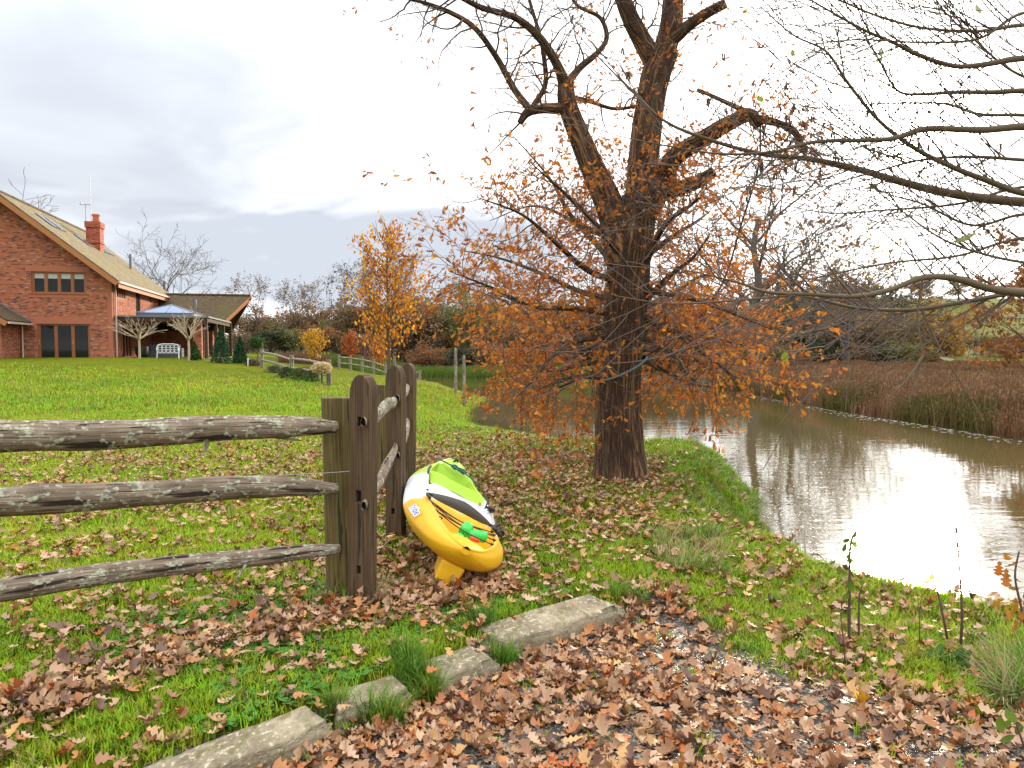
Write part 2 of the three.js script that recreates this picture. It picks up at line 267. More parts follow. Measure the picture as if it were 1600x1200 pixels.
const stoneTex = texture(512, 512, (u, v) => { const a = tfbm(u, v, 50, 4), b = tfbm(u, v, 5, 4, 3), m = tfbm(u, v, 13, 4, 12); let c = lerp3([0.40, 0.36, 0.29], [0.71, 0.67, 0.58], clamp(0.55 + 0.8 * (a - 0.5) + 1.1 * (b - 0.5))); c = lerp3(c, [0.36, 0.36, 0.20], 0.6 * sstep(0.56, 0.68, m)); if (a > 0.66) c = lerp3(c, [0.82, 0.80, 0.74], 0.5); return c; });
const stoneBump = texture(512, 512, (u, v) => tfbm(u, v, 40, 4) * 0.5 + tfbm(u, v, 8, 4, 3) * 0.5, false);
const matPostPale = M({ color: C(0.75, 0.80, 0.42), map: repeat(woodTex, 2.6, 0.8), bumpMap: repeat(woodBump, 2.6, 0.8), bumpScale: 0.012 });
const matPostDark = M({ color: C(0.50, 0.42, 0.33), map: repeat(woodTex, 3, 0.7), bumpMap: repeat(woodBump, 3, 0.7), bumpScale: 0.012 });
const matRail = M({ map: repeat(lichenTex, 2.2, 1.7), bumpMap: repeat(lichenBump, 2.2, 1.7), bumpScale: 0.02, roughness: 0.95 });
const matBark = M({ map: repeat(barkTex, 1.1, 0.7), bumpMap: repeat(barkBump, 1.1, 0.7), bumpScale: 0.05, roughness: 0.95 });
const matTwig = M({ color: C(0.095, 0.062, 0.045), roughness: 0.8 });
const matSmoothBark = M({ color: C(0.105, 0.072, 0.04), roughness: 0.85 });
const matStone = M({ color: C(1, 0.97, 0.9), map: repeat(stoneTex, 1.3, 1.3), bumpMap: repeat(stoneBump, 1.3, 1.3), bumpScale: 0.03, roughness: 0.9 });
const matRopeTeal = M({ color: C(0.03, 0.13, 0.15) }), matBlack = M({ color: C(0.012, 0.012, 0.014), roughness: 0.55 });
const matWire = M({ color: C(0.4, 0.4, 0.4), roughness: 0.4, metalness: 0.8 });

const tmpQ = new THREE.Quaternion(), tmpE = new THREE.Euler();
const place = (p, rx, ry, rz, s) => new THREE.Matrix4().compose(p, tmpQ.setFromEuler(tmpE.set(rx, ry, rz, 'YXZ')).clone(), V(s, s, s));

// ---------------------------------------------------------------- stone kerb
{
  const kerb = thing('stone_kerb', 'row of four rough sandstone blocks edging the leaf covered path', 'kerb', [0, 0, 0]);
  KERB_STONES.forEach(([F0, u, L, w, top], n) => {
    const a = n * 1.7, H = 0.3, g0 = new THREE.BoxGeometry(L, H, w, Math.round(L * 60), 12, Math.round(w * 60)); g0.deleteAttribute('uv'); g0.deleteAttribute('normal');
    const g = mergeVertices(g0), p = g.attributes.position, uv = [];
    for (let i = 0; i < p.count; i++) {
      let x = p.getX(i), y = p.getY(i), z = p.getZ(i);
      const ex = L / 2 - Math.abs(x), ez = w / 2 - Math.abs(z), ey = H / 2 - y, r = 0.018;
      const wob = 0.022 * (fbm((x + a) * 5 + n * 9, z * 5 + 3, y * 5, 4) - 0.5) * 2, chip = 0.03 * sstep(0.55, 0.8, fbm((x + a) * 7 + n * 5, z * 7, y * 7 + 20, 3));
      if (ez < r && ey < r) { const q = (r - ez) * (r - ey) / r; y -= q * 0.55 + chip * (1 - ez / r); z -= Math.sign(z) * (q * 0.55 + chip); }
      if (ex < r && ey < r) { const q = (r - ex) * (r - ey) / r; y -= q * 0.5; x -= Math.sign(x) * (q * 0.5 + chip); }
      if (ez < 0.001) z += Math.sign(z) * wob; if (ex < 0.001) x += Math.sign(x) * wob;
      y += 0.012 * (fbm((x + a) * 4 + 30 + n, z * 5, 0, 4) - 0.5) * 2 + 0.01 * x;
      p.setXYZ(i, x, y, z); uv.push(x + z * 0.3 + n * 0.37, (Math.abs(ey) > 0.02 ? y : 0) + z);
    }
    g.setAttribute('uv', new THREE.Float32BufferAttribute(uv, 2)); g.computeVertexNormals();
    const c = F0.clone().addScaledVector(u, L / 2); c.x += u.z * w / 2; c.z -= u.x * w / 2;
    part('kerb_stone', g, matStone, kerb, [c.x, top - H / 2, c.z], [0, Math.atan2(-u.z, u.x), 0]);
  });
}

// ---------------------------------------------------------------- fences
function railGeometry(pts, radii, seed, flat = 0.62, seg = 12) {
  const n = 46, P = curvePts(pts, n), R = P.map((_, i) => { const t = i / n * (radii.length - 1), k = Math.min(Math.floor(t), radii.length - 2); return mix(radii[k], radii[k + 1], fade(t - k)); });
  return new Geo().tube(P, R, seg, (a, s, k) => {
    const c = Math.cos(a), d = Math.sin(a), e = 1 / Math.sqrt(c * c + (d / flat) ** 2);
    return e * (0.86 + 0.34 * fbm(c * 1.3 + seed, d * 1.3 + 7, s * 2.2, 3) + 0.12 * (noise(c * 5 + seed, d * 5, s * 9) - 0.5) + 0.1 * Math.abs(Math.cos(a * 2)));
  }).shift(seed * 0.37, seed * 0.61).build(true);
}
function postGeometry(w, h, dep, mort, round, seed) {
  const s = new THREE.Shape();
  if (round) { s.moveTo(-w / 2, 0); s.lineTo(w / 2, 0); s.lineTo(w / 2, h - w * 0.95); s.bezierCurveTo(w / 2, h - w * 0.3, w * 0.22, h, 0, h); s.bezierCurveTo(-w * 0.22, h, -w / 2, h - w * 0.3, -w / 2, h - w * 0.95); }
  else { s.moveTo(-w / 2, 0); s.lineTo(w / 2, 0); s.lineTo(w / 2, h); s.lineTo(-w / 2, h + 0.004); }
  s.closePath();
  for (const [y, hw, hh] of mort) { const q = new THREE.Path(); q.moveTo(-hw, y - hh); q.lineTo(-hw, y + hh); q.lineTo(hw, y + hh); q.lineTo(hw, y - hh); q.closePath(); s.holes.push(q); }
  const g = new THREE.ExtrudeGeometry(s, { depth: dep, bevelEnabled: true, bevelSize: 0.006, bevelThickness: 0.006, bevelSegments: 2, curveSegments: 10 });
  g.translate(0, 0, -dep / 2);
  const p = g.attributes.position; for (let i = 0; i < p.count; i++) { const x = p.getX(i), y = p.getY(i), z = p.getZ(i); p.setXYZ(i, x + 0.008 * (noise(y * 3 + seed, z * 4) - 0.5), y, z + 0.008 * (noise(y * 3 + seed + 9, x * 4) - 0.5)); }
  g.computeVertexNormals(); return uvBox(g);
}
{
  const f = thing('rail_fence', 'weathered split rail fence with three lichened rails crossing the lawn at the front', 'fence');
  const A = onGround(531, 938), right = { p: A, y: A.y };
  const pw = 0.15;
  part('post', postGeometry(pw, 1.28, 0.12, [], false, 1), matPostPale, f, [A.x, A.y - 0.06, A.z - 0.02], [0, 0.30, 0.012]);
  const rail = (l, rr, seed, flat) => { const e = (px, py, d) => at(px, py, d); return part('rail', railGeometry(l.map(a => e(...a)), rr, seed, flat), matRail, f); };
  const dR = -A.z - 0.14;
  const r1 = rail([[-560, 716, 2.75], [-300, 700, 3.0], [0, 682, 3.42], [150, 679, 3.66], [270, 673, 3.86], [400, 667, 4.05], [480, 667, 4.15], [526, 668, dR + 0.05]], [0.05, 0.062, 0.066, 0.066, 0.062, 0.06, 0.05, 0.032], 3, 0.62);
  const r2 = rail([[-560, 830, 2.75], [-300, 815, 3.0], [0, 783, 3.42], [150, 776, 3.66], [270, 768, 3.86], [390, 760, 4.05], [470, 761, 4.15], [527, 764, dR + 0.05]], [0.05, 0.06, 0.066, 0.064, 0.06, 0.058, 0.046, 0.03], 8, 0.6);
  const r3 = rail([[-560, 985, 2.75], [-300, 962, 3.0], [0, 922, 3.42], [150, 898, 3.66], [270, 884, 3.86], [400, 871, 4.05], [480, 862, 4.15], [530, 858, dR + 0.05]], [0.04, 0.05, 0.05, 0.05, 0.05, 0.042, 0.04, 0.026], 15, 0.6);
  // snags of bark and broken twigs hanging under the rails
  const snag = (l, r, par) => part('snag', new Geo().tube(curvePts(l.map(a => at(...a)), 10), Array.from({ length: 11 }, (_, i) => mix(r, r * 0.35, i / 10)), 6).build(), matRail, par);
  snag([[322, 684, 3.93], [322, 696, 3.93], [318, 709, 3.92]], 0.018, r1); snag([[430, 682, 4.12], [455, 686, 4.14], [470, 688, 4.15]], 0.012, r1);
  snag([[330, 776, 3.95], [290, 782, 3.9], [258, 795, 3.86]], 0.014, r2); snag([[385, 882, 4.0], [372, 902, 3.98], [360, 935, 3.97]], 0.01, r3);
  const W = new Geo().tube(curvePts([at(380, 746, 4.3), at(450, 742, 4.3), at(510, 739, 4.26), at(549, 736, 4.27)], 12), Array(13).fill(0.0018), 5).build(); part('wire', W, matWire, f);
  const far = at(-600, 900, 2.68); part('post', postGeometry(pw, 1.25, 0.12, [[1.06, 0.03, 0.05], [0.71, 0.03, 0.05], [0.335, 0.03, 0.05]], false, 5), matPostPale, f, [far.x, ground(far.x, far.z) - 0.05, far.z], [0, 0.6, 0]);
}
const POST2 = onGround(618, 842);
{
  const f = thing('mortised_fence', 'dark round topped fence posts with short split rails running back past the kayak', 'fence');
  const mort = [[1.165, 0.018, 0.032], [0.73, 0.022, 0.04], [0.3, 0.018, 0.03]];
  const P = [onGround(567, 947), POST2, stand(635, 7.2)];
  P.forEach((p, i) => part('post', postGeometry(0.125, i === 0 ? 1.43 : 1.45, 0.085, mort, true, i * 4 + 2), matPostDark, f, [p.x, p.y - 0.07, p.z], [0, [-0.32, -0.28, -0.22][i], [-0.012, -0.01, -0.015][i]]));
  const groove = P.map((p, i) => part('groove_band', box(-0.064, 0.064, 1.29, 1.294, -0.046, 0.046), matTwig, f, [p.x, p.y - 0.07, p.z], [0, [-0.32, -0.28, -0.22][i], [-0.012, -0.01, -0.015][i]]));
  const q = (p, x, y, z = 0) => V(p.x + x, p.y + y, p.z + z);
  const rr = [0.025, 0.04, 0.048, 0.04, 0.025];
  for (const [i, y0, y1, sag, s] of [[0, 1.10, 1.11, 0.05, 21], [1, 1.13, 1.15, 0.02, 25], [0, 0.63, 0.75, 0.03, 31], [1, 0.69, 0.83, 0.0, 35]]) {
    const a = q(P[i], 0.03, y0), b = q(P[i + 1], 0.01, y1); part('rail', railGeometry([a.clone().lerp(b, -0.08), a.clone().lerp(b, 0.2).add(V(0.01, -sag * 0.5, 0)), a.clone().lerp(b, 0.5).add(V(0.015, sag * 0.3, 0)), a.clone().lerp(b, 0.8).add(V(0.01, 0, 0)), a.clone().lerp(b, 1.04)], rr, s, 0.55), matRail, f);
  }
  const b = onGround(601, 775); part('brace_post', postGeometry(0.09, 1.2, 0.08, [], false, 9), matPostPale, f, [b.x - 0.02, b.y - 0.05, b.z]);
}

// ---------------------------------------------------------------- kayak
{
  const L = 2.72;
  const e1 = s => Math.abs(2 * s - 1);
  const beam = s => 0.385 * Math.pow(Math.max(0, 1 - Math.pow(e1(s), s < 0.5 ? 3.4 : 2.3)), 0.6) + 0.012 * 1;
  const keel0 = s => 0.02 + 0.11 * Math.pow(e1(s), 3.5), round = s => { const a = 1 - Math.min(1, Math.min(s, 1 - s) / 0.07); return Math.sqrt(1 - a * a); }, keel = s => gun(s) - (gun(s) - keel0(s)) * (0.12 + 0.88 * round(s)), gun = s => 0.255 + (s > 0.5 ? 0.07 : 0.0) * e1(s) ** 2 + 0.02 * Math.sin(s * 14 - 0.6);
  const sec = new THREE.CatmullRomCurve3([V(0, 0, 0), V(0.42, 0.02, 0), V(0.8, 0.16, 0), V(1, 0.45, 0), V(0.93, 0.78, 0), V(0.76, 1, 0)], false, 'catmullrom', 0.4);
  const secAt = Array.from({ length: 33 }, (_, i) => sec.getPoint(i / 32));
  const hull = (s, t) => { const q = Math.abs(t) * 32, k = Math.min(31, Math.floor(q)), a = secAt[k], b = secAt[k + 1], f = q - k, x = mix(a.x, b.x, f), y = mix(a.y, b.y, f); return V(Math.sign(t) * x * beam(s), mix(keel(s), gun(s), y), -s * L); };
  const pulse = (s, a, b, w) => sstep(a, a + w, s) * (1 - sstep(b - w, b, s));
  const deckDepth = s => 0.19 * pulse(s, 0.05, 0.33, 0.035) - 0.03 * pulse(s, 0.345, 0.50, 0.03) + 0.12 * pulse(s, 0.49, 0.67, 0.04) + 0.14 * pulse(s, 0.69, 0.90, 0.05);
  const deck = (s, u) => { const wide = 0.76 * beam(s), e = Math.abs(u); const in_ = 1 - sstep(0.76, 0.88, e); let y = gun(s) + 0.018 * (1 - e * e) + 0.012 * Math.exp(-(((e - 0.92) / 0.05) ** 2)) - deckDepth(s) * in_; if (s > 0.42 && s < 0.92) y += 0.012 * Math.sin(s * 150) * in_ * sstep(0.2, 0.5, e); return V(u * wide, y, -s * L); };
  const yellow = [0.80, 0.44, 0.008], white = [0.72, 0.73, 0.73], lime = [0.38, 0.62, 0.03];
  const colourAt = (s, u, up) => { const n = (fbm(s * 9, u * 2 + 5, up ? 3 : 8, 3) - 0.5) * 0.07, a = s + n + (up ? 0 : 0.03); return lerp3(lerp3(yellow, white, sstep(0.335, 0.365, a)), lime, sstep(0.58, 0.66, a + (up ? 0 : -0.04))); };
  const grid = (nu, nv, fn, up, flip) => {
    const pos = [], col = [], idx = [], uv = [];
    for (let j = 0; j <= nv; j++) for (let i = 0; i <= nu; i++) { const s = j / nv, t = i / nu * 2 - 1, ss = clamp(s, 0.001, 0.999), p = fn(ss, t); pos.push(p.x, p.y, p.z); col.push(...colourAt(s, t, up)); uv.push(t, s * L); }
    for (let j = 0; j < nv; j++) for (let i = 0; i < nu; i++) { const a = j * (nu + 1) + i, b = a + nu + 1; flip ? idx.push(a, b, a + 1, b, b + 1, a + 1) : idx.push(a, a + 1, b, b, a + 1, b + 1); }
    const g = new THREE.BufferGeometry(); g.setAttribute('position', new THREE.Float32BufferAttribute(pos, 3)); g.setAttribute('color', new THREE.Float32BufferAttribute(col, 3)); g.setAttribute('uv', new THREE.Float32BufferAttribute(uv, 2)); g.setIndex(idx); g.computeVertexNormals(); return g;
  };
  const scuff = texture(256, 256, (u, v) => mix(0.3, 0.62, tnoise2(u, v, 6, 30, 4)), false);
  const plastic = new THREE.MeshPhysicalMaterial({ vertexColors: true, roughness: 1, roughnessMap: repeat(scuff, 1.3, 0.8), side: THREE.DoubleSide });
  const N0 = onGround(704, 940), Fa = at(688, 735, 7.25);
  const k = thing('kayak', 'yellow, white and lime green plastic kayak leaning on the fence posts', 'kayak', [N0.x - 0.02, N0.y + 0.10, N0.z]);
  const yaw = Math.atan2(-(Fa.x - N0.x), -(Fa.z - N0.z));
  k.rotation.set(0.012, yaw, -0.5, 'YXZ');
  const hullMesh = part('hull', grid(56, 110, hull, false, false), plastic, k);
  const deckMesh = part('deck', grid(44, 160, deck, true, true), plastic, k);
  // closing faces at both ends
  const end = (s) => { const pts = []; for (let i = 0; i <= 20; i++) pts.push(hull(s, i / 10 - 1)); const g = new Geo(), c = V(0, (keel(s) + gun(s)) / 2, -s * L), ci = g.v(c.x, c.y, c.z, 0, 0, 1, 0, 0); const ix = pts.map(p => g.v(p.x, p.y, p.z, 0, 0, 1, 0, 0)); for (let i = 0; i < 20; i++) g.i.push(ci, ix[i], ix[i + 1]); g.i.push(ci, ix[20], ix[0]); return g.build(true); };
  const matYellow = new THREE.MeshPhysicalMaterial({ color: C(...yellow), roughness: 0.45, side: THREE.DoubleSide }), matLime = new THREE.MeshPhysicalMaterial({ color: C(...lime), roughness: 0.45, side: THREE.DoubleSide });
  part('end_cap', end(0.001), matYellow, hullMesh); part('end_cap', end(0.999), matLime, hullMesh);
  // skeg under the near end
  const sk = new RoundedBoxGeometry(0.15, 0.14, 0.26, 4, 0.02), sp = sk.attributes.position; for (let i = 0; i < sp.count; i++) { const y = sp.getY(i); sp.setX(i, sp.getX(i) * (1 + y * 1.6)); } sk.computeVertexNormals();
  part('skeg', sk, matYellow, k, [0, 0.03, -0.25]);
  // sticker on the hull side
  {
    const cv = document.createElement('canvas'); cv.width = 256; cv.height = 96; const x = cv.getContext('2d'); x.fillStyle = '#d9a21c'; x.fillRect(0, 0, 256, 96); x.font = 'bold italic 78px sans-serif'; x.textAlign = 'center'; x.lineJoin = 'round'; x.strokeStyle = '#e8ecf6'; x.lineWidth = 22; x.strokeText('Tribe', 128, 72); x.fillStyle = '#3c4a9c'; x.fillText('Tribe', 128, 72);
    const t = new THREE.CanvasTexture(cv); t.colorSpace = THREE.SRGBColorSpace;
    const g = new Geo(), nu = 8, nv = 8; for (let j = 0; j <= nv; j++) for (let i = 0; i <= nu; i++) { const s = mix(0.255, 0.145, i / nu), q = mix(-0.66, -0.84, j / nv), p = hull(s, q); g.v(p.x - 0.0025, p.y + 0.001, p.z, -1, 0, 0, i / nu, j / nv); }
    for (let j = 0; j < nv; j++) for (let i = 0; i < nu; i++) { const a = j * (nu + 1) + i, b = a + nu + 1; g.i.push(a, b, a + 1, b, b + 1, a + 1); }
    part('sticker', g.build(true), M({ map: t, roughness: 0.4 }), hullMesh);
  }
  // padded seat back across the middle, with straps
  const seat = new Geo(); const arc = (s, y0, h, w, out) => Array.from({ length: 13 }, (_, i) => { const u = i / 12 * 2 - 1; return V(u * w, y0 + h * (1 - u * u), -s * L + out * u * u); });
  const matPad = M({ color: C(0.06, 0.055, 0.05), roughness: 0.6 });
  part('seat_back', new Geo().tube(arc(0.345, 0.235, 0.05, 0.27, -0.06), Array.from({ length: 13 }, (_, i) => 0.036 - 0.018 * Math.abs(i / 6 - 1)), 10, (a) => 1 / Math.sqrt(Math.cos(a) ** 2 + (Math.sin(a) / 0.45) ** 2) * 1.4).build(true), matPad, k);
  part('seat_back', new Geo().tube(arc(0.535, 0.225, 0.02, 0.26, -0.05), Array.from({ length: 13 }, (_, i) => 0.024 - 0.010 * Math.abs(i / 6 - 1)), 10, (a) => 1 / Math.sqrt(Math.cos(a) ** 2 + (Math.sin(a) / 0.6) ** 2) * 1.3).build(true), matPad, k);
  const strap = (l, r = 0.007) => { const P = curvePts(l, 14); return part('strap', new Geo().tube(P, Array(P.length).fill(r), 5).build(), matBlack, k); };
  for (const s of [-1, 1]) { strap([V(s * 0.24, 0.270, -0.345 * L), V(s * 0.285, 0.285, -0.30 * L), V(s * 0.27, 0.295, -0.25 * L)], 0.011); strap([V(s * 0.25, 0.250, -0.535 * L), V(s * 0.28, 0.300, -0.62 * L), V(s * 0.26, 0.310, -0.70 * L)], 0.011); }
  strap([V(0.27, 0.270, -0.345 * L), V(0.33, 0.240, -0.33 * L), V(0.31, 0.300, -0.28 * L), V(0.25, 0.280, -0.3 * L), V(0.30, 0.310, -0.34 * L)], 0.014);
  strap([V(0.26, 0.250, -0.535 * L), V(0.30, 0.300, -0.51 * L), V(0.24, 0.310, -0.49 * L), V(0.29, 0.290, -0.55 * L)], 0.014);
  // bungee cords over the stern well
  const cord = (a, b) => { const P = curvePts([V(...a), V((a[0] + b[0]) / 2, Math.min(a[1], b[1]) - 0.02, (a[2] + b[2]) / 2), V(...b)], 8); part('bungee_cord', new Geo().tube(P, Array(9).fill(0.004), 5).build(), matBlack, k); };
  const rimX = s => 0.66 * beam(s), rimY = s => gun(s) + 0.008; for (const [s0, s1] of [[0.30, 0.24], [0.24, 0.29], [0.24, 0.16], [0.16, 0.22], [0.16, 0.11]]) cord([-rimX(s0), rimY(s0), -s0 * L], [rimX(s1), rimY(s1), -s1 * L]);
  for (const s of [0.11, 0.16, 0.24, 0.3]) for (const u of [-1, 1]) part('bungee_hook', rbox(-0.012, 0.012, 0, 0.016, -0.014, 0.014, 0.004), matBlack, k, [u * rimX(s), rimY(s) - 0.008, -s * L]);
  part('carry_handle', new Geo().tube(curvePts([V(-0.03, 0.330, -0.965 * L), V(0, 0.370, -0.98 * L), V(0.03, 0.330, -0.99 * L)], 8), Array(9).fill(0.01), 6).build(), matBlack, k);
  for (const [u, s] of [[-0.28, 0.42], [-0.26, 0.46], [-0.2, 0.37], [-0.12, 0.36]]) part('drain_hole', new THREE.CylinderGeometry(0.011, 0.011, 0.008, 10), matBlack, k, [u * 0.95, deck(s, u / (0.76 * beam(s))).y + 0.002, -s * L]);
  // teal rope coiled on the far end
  const coil = []; for (let i = 0; i < 46; i++) { const a = i / 45 * Math.PI * 6.5; coil.push(V(0.02 + Math.cos(a) * (0.075 + 0.008 * Math.sin(i)), 0.33 + 0.006 * Math.sin(i * 2.1) + i * 0.0004, -0.86 * L + Math.sin(a) * (0.06 + 0.006 * Math.cos(i * 1.7)))); }
  coil.push(V(0.14, 0.325, -0.84 * L), V(0.22, 0.310, -0.83 * L)); coil.unshift(V(-0.2, 0.320, -0.9 * L), V(-0.1, 0.330, -0.885 * L));
  k.updateMatrixWorld(true);
  const rope = thing('coiled_rope', 'small coil of teal rope lying on the lime end of the kayak', 'rope', k.position); rope.rotation.copy(k.rotation);
  { const P = curvePts(coil, 240); part('rope_coil', new Geo().tube(P, Array(P.length).fill(0.0065), 6).build(), matRopeTeal, rope); }
  // leaves that have fallen into the kayak
  { const sh = oakLeaf(0.6, 0.6), mL = M({ color: C(0.30, 0.13, 0.05), roughness: 0.7 });
    for (const [u, s, y, label] of [[-0.02, 0.64, 0, 'brown leaf lying in the lime cockpit behind the seat'], [0.12, 0.73, 0, 'brown leaf in the front well of the kayak'], [-0.1, 0.22, 0, 'brown leaf under the bungee cords of the kayak'], [0.1, 0.2, 0, 'rusty leaf beside the green water pistol'], [0.16, 0.47, 0, 'small brown leaf on the white middle of the kayak']]) { const q = deck(s, u / (0.76 * beam(s))); q.y += 0.012; const m = part(numbered('fallen_leaf'), sh, mL, scene); m.applyMatrix4(new THREE.Matrix4().multiplyMatrices(k.matrixWorld, place(q, 0.2, s * 40, 0.2, 0.065))); tag(m, label, 'leaf'); } }
  // green toy in the stern well
  const toy = thing('water_pistol', 'bright green plastic water pistol with orange trigger under the kayak cords', 'toy', k.position); toy.rotation.copy(k.rotation);
  const matToy = new THREE.MeshPhysicalMaterial({ color: C(0.03, 0.55, 0.07), roughness: 0.3 }), matOr = M({ color: C(0.8, 0.09, 0.02), roughness: 0.4 });
  const cap = (a, b, r0, r1) => { const P = curvePts([V(...a), V(...a).lerp(V(...b), 0.5), V(...b)], 12); const R = P.map((_, i) => { const t = i / 12; return mix(r0, r1, t) * Math.sqrt(Math.max(0.02, 1 - Math.pow(Math.abs(2 * t - 1), 6))); }); return new Geo().tube(P, R, 14).build(true); };
  const z0 = -0.135 * L; part('tank', cap([0.00, 0.24, z0 - 0.02], [0.03, 0.28, z0 - 0.13], 0.04, 0.042), matToy, toy); part('barrel', cap([0.03, 0.245, z0 - 0.03], [0.165, 0.28, z0 - 0.06], 0.034, 0.042), matToy, toy); part('grip', cap([0.01, 0.22, z0 + 0.01], [-0.06, 0.18, z0 + 0.07], 0.036, 0.045), matToy, toy); part('trigger', cap([0.05, 0.235, z0 - 0.0], [0.12, 0.25, z0 - 0.015], 0.016, 0.02), matOr, toy);
}

// ---------------------------------------------------------------- trees
const RX = new THREE.Vector3();
function bend(dir, amt, R) { RX.set(R() - 0.5, R() - 0.5, R() - 0.5).multiplyScalar(2 * amt); return dir.clone().add(RX).normalize(); }
// a twig or branch that forks; leaf(point, direction) is called along the thinnest ones
function grow(geo, p, dir, len, r, depth, R, o, leaf) {
  const n = Math.max(3, Math.round(len / o.step)), pts = [p.clone()], rad = [r]; let q = p.clone(), d = dir.clone();
  const kids = [];
  for (let i = 1; i <= n; i++) {
    d = bend(d, o.wiggle, R); d.y += o.lift * (1 / n); d.normalize(); q = q.clone().addScaledVector(d, len / n); pts.push(q); rad.push(Math.max(o.tip, r * (1 - 0.72 * i / n)));
    if (depth > 0 && i / n > o.from && R() < o.fork) kids.push([q, d.clone(), i / n, rad[i]]);
    if (leaf && depth <= o.leafDepth) leaf(q, d, depth);
  }
  geo.tube(pts, rad, depth > 1 ? o.seg : Math.max(3, o.seg - 2));
  for (const [kp, kd, t, kr] of kids) { const side = bend(V(0, 0, 0).copy(kd).cross(V(R() - 0.5, R() - 0.5, R() - 0.5)).normalize(), 0.2, R); const nd = kd.clone().multiplyScalar(0.75).addScaledVector(side, o.spread).normalize(); grow(geo, kp, nd, len * mix(0.75, 0.45, t) * (0.7 + 0.6 * R()), kr * 0.7, depth - 1, R, o, leaf); }
  if (depth > 0) { grow(geo, q, bend(d, 0.35, R), len * 0.6, rad[n], depth - 1, R, o, leaf); }
}
// oak leaf: lobed outline, slightly curled; length 1 along +z
function oakLeaf(curl, twist, n = 7) {
  const g = new Geo(), half = [0.03, 0.15, 0.07, 0.25, 0.11, 0.33, 0.14, 0.28, 0.09], L = half.length; const mid = [], a = [], b = [];
  for (let i = 0; i < L; i++) { const t = i / (L - 1), y = curl * (t - 0.5) ** 2 * 1.2, w = half[i]; mid.push(g.v(0, y, t, 0, 1, 0, 0.5, t)); a.push(g.v(-w, y + curl * 0.9 * w + twist * w * (t - 0.5), t + 0.03, 0, 1, 0, 0, t)); b.push(g.v(w, y + curl * 0.7 * w - twist * w * (t - 0.5), t + 0.03, 0, 1, 0, 1, t)); }
  const tip = g.v(0, curl * 0.35, 1.07, 0, 1, 0, 0.5, 1);
  for (let i = 0; i < L - 1; i++) g.i.push(a[i], mid[i], a[i + 1], mid[i], mid[i + 1], a[i + 1], mid[i], b[i], mid[i + 1], b[i], b[i + 1], mid[i + 1]);
  g.i.push(a[L - 1], mid[L - 1], tip, mid[L - 1], b[L - 1], tip);
  const s = g.v(0.008, -0.01, -0.2, 0, 1, 0, 0.5, 0), s2 = g.v(-0.008, -0.01, -0.2, 0, 1, 0, 0.5, 0); g.i.push(s, mid[0], s2);
  return g.build(true);
}
function ovalLeaf(curl) { const g = new Geo(), w = [0.02, 0.2, 0.3, 0.27, 0.14], a = [], b = [], m = []; w.forEach((x, i) => { const t = i / 4.6, y = curl * (t - 0.5) ** 2; m.push(g.v(0, y, t, 0, 1, 0, 0.5, t)); a.push(g.v(-x, y + curl * x * 0.6, t, 0, 1, 0, 0, t)); b.push(g.v(x, y + curl * x * 0.6, t, 0, 1, 0, 1, t)); }); const tip = g.v(0, curl * 0.3, 1, 0, 1, 0, 0.5, 1); for (let i = 0; i < 4; i++) g.i.push(a[i], m[i], a[i + 1], m[i], m[i + 1], a[i + 1], m[i], b[i], m[i + 1], b[i], b[i + 1], m[i + 1]); g.i.push(a[4], m[4], tip, m[4], b[4], tip); const s = g.v(0.01, 0, -0.35, 0, 1, 0, 0.5, 0), s2 = g.v(-0.01, 0, -0.35, 0, 1, 0, 0.5, 0); g.i.push(s, m[0], s2); return g.build(true); }
const facing = (p, dir, roll, s) => { const m = new THREE.Matrix4().lookAt(dir, V(0, 0, 0), V(0.01, 1, 0.02)); const q = new THREE.Quaternion().setFromRotationMatrix(m).multiply(new THREE.Quaternion().setFromAxisAngle(V(0, 0, 1), roll)); return new THREE.Matrix4().compose(p, q, V(s, s, s)); };

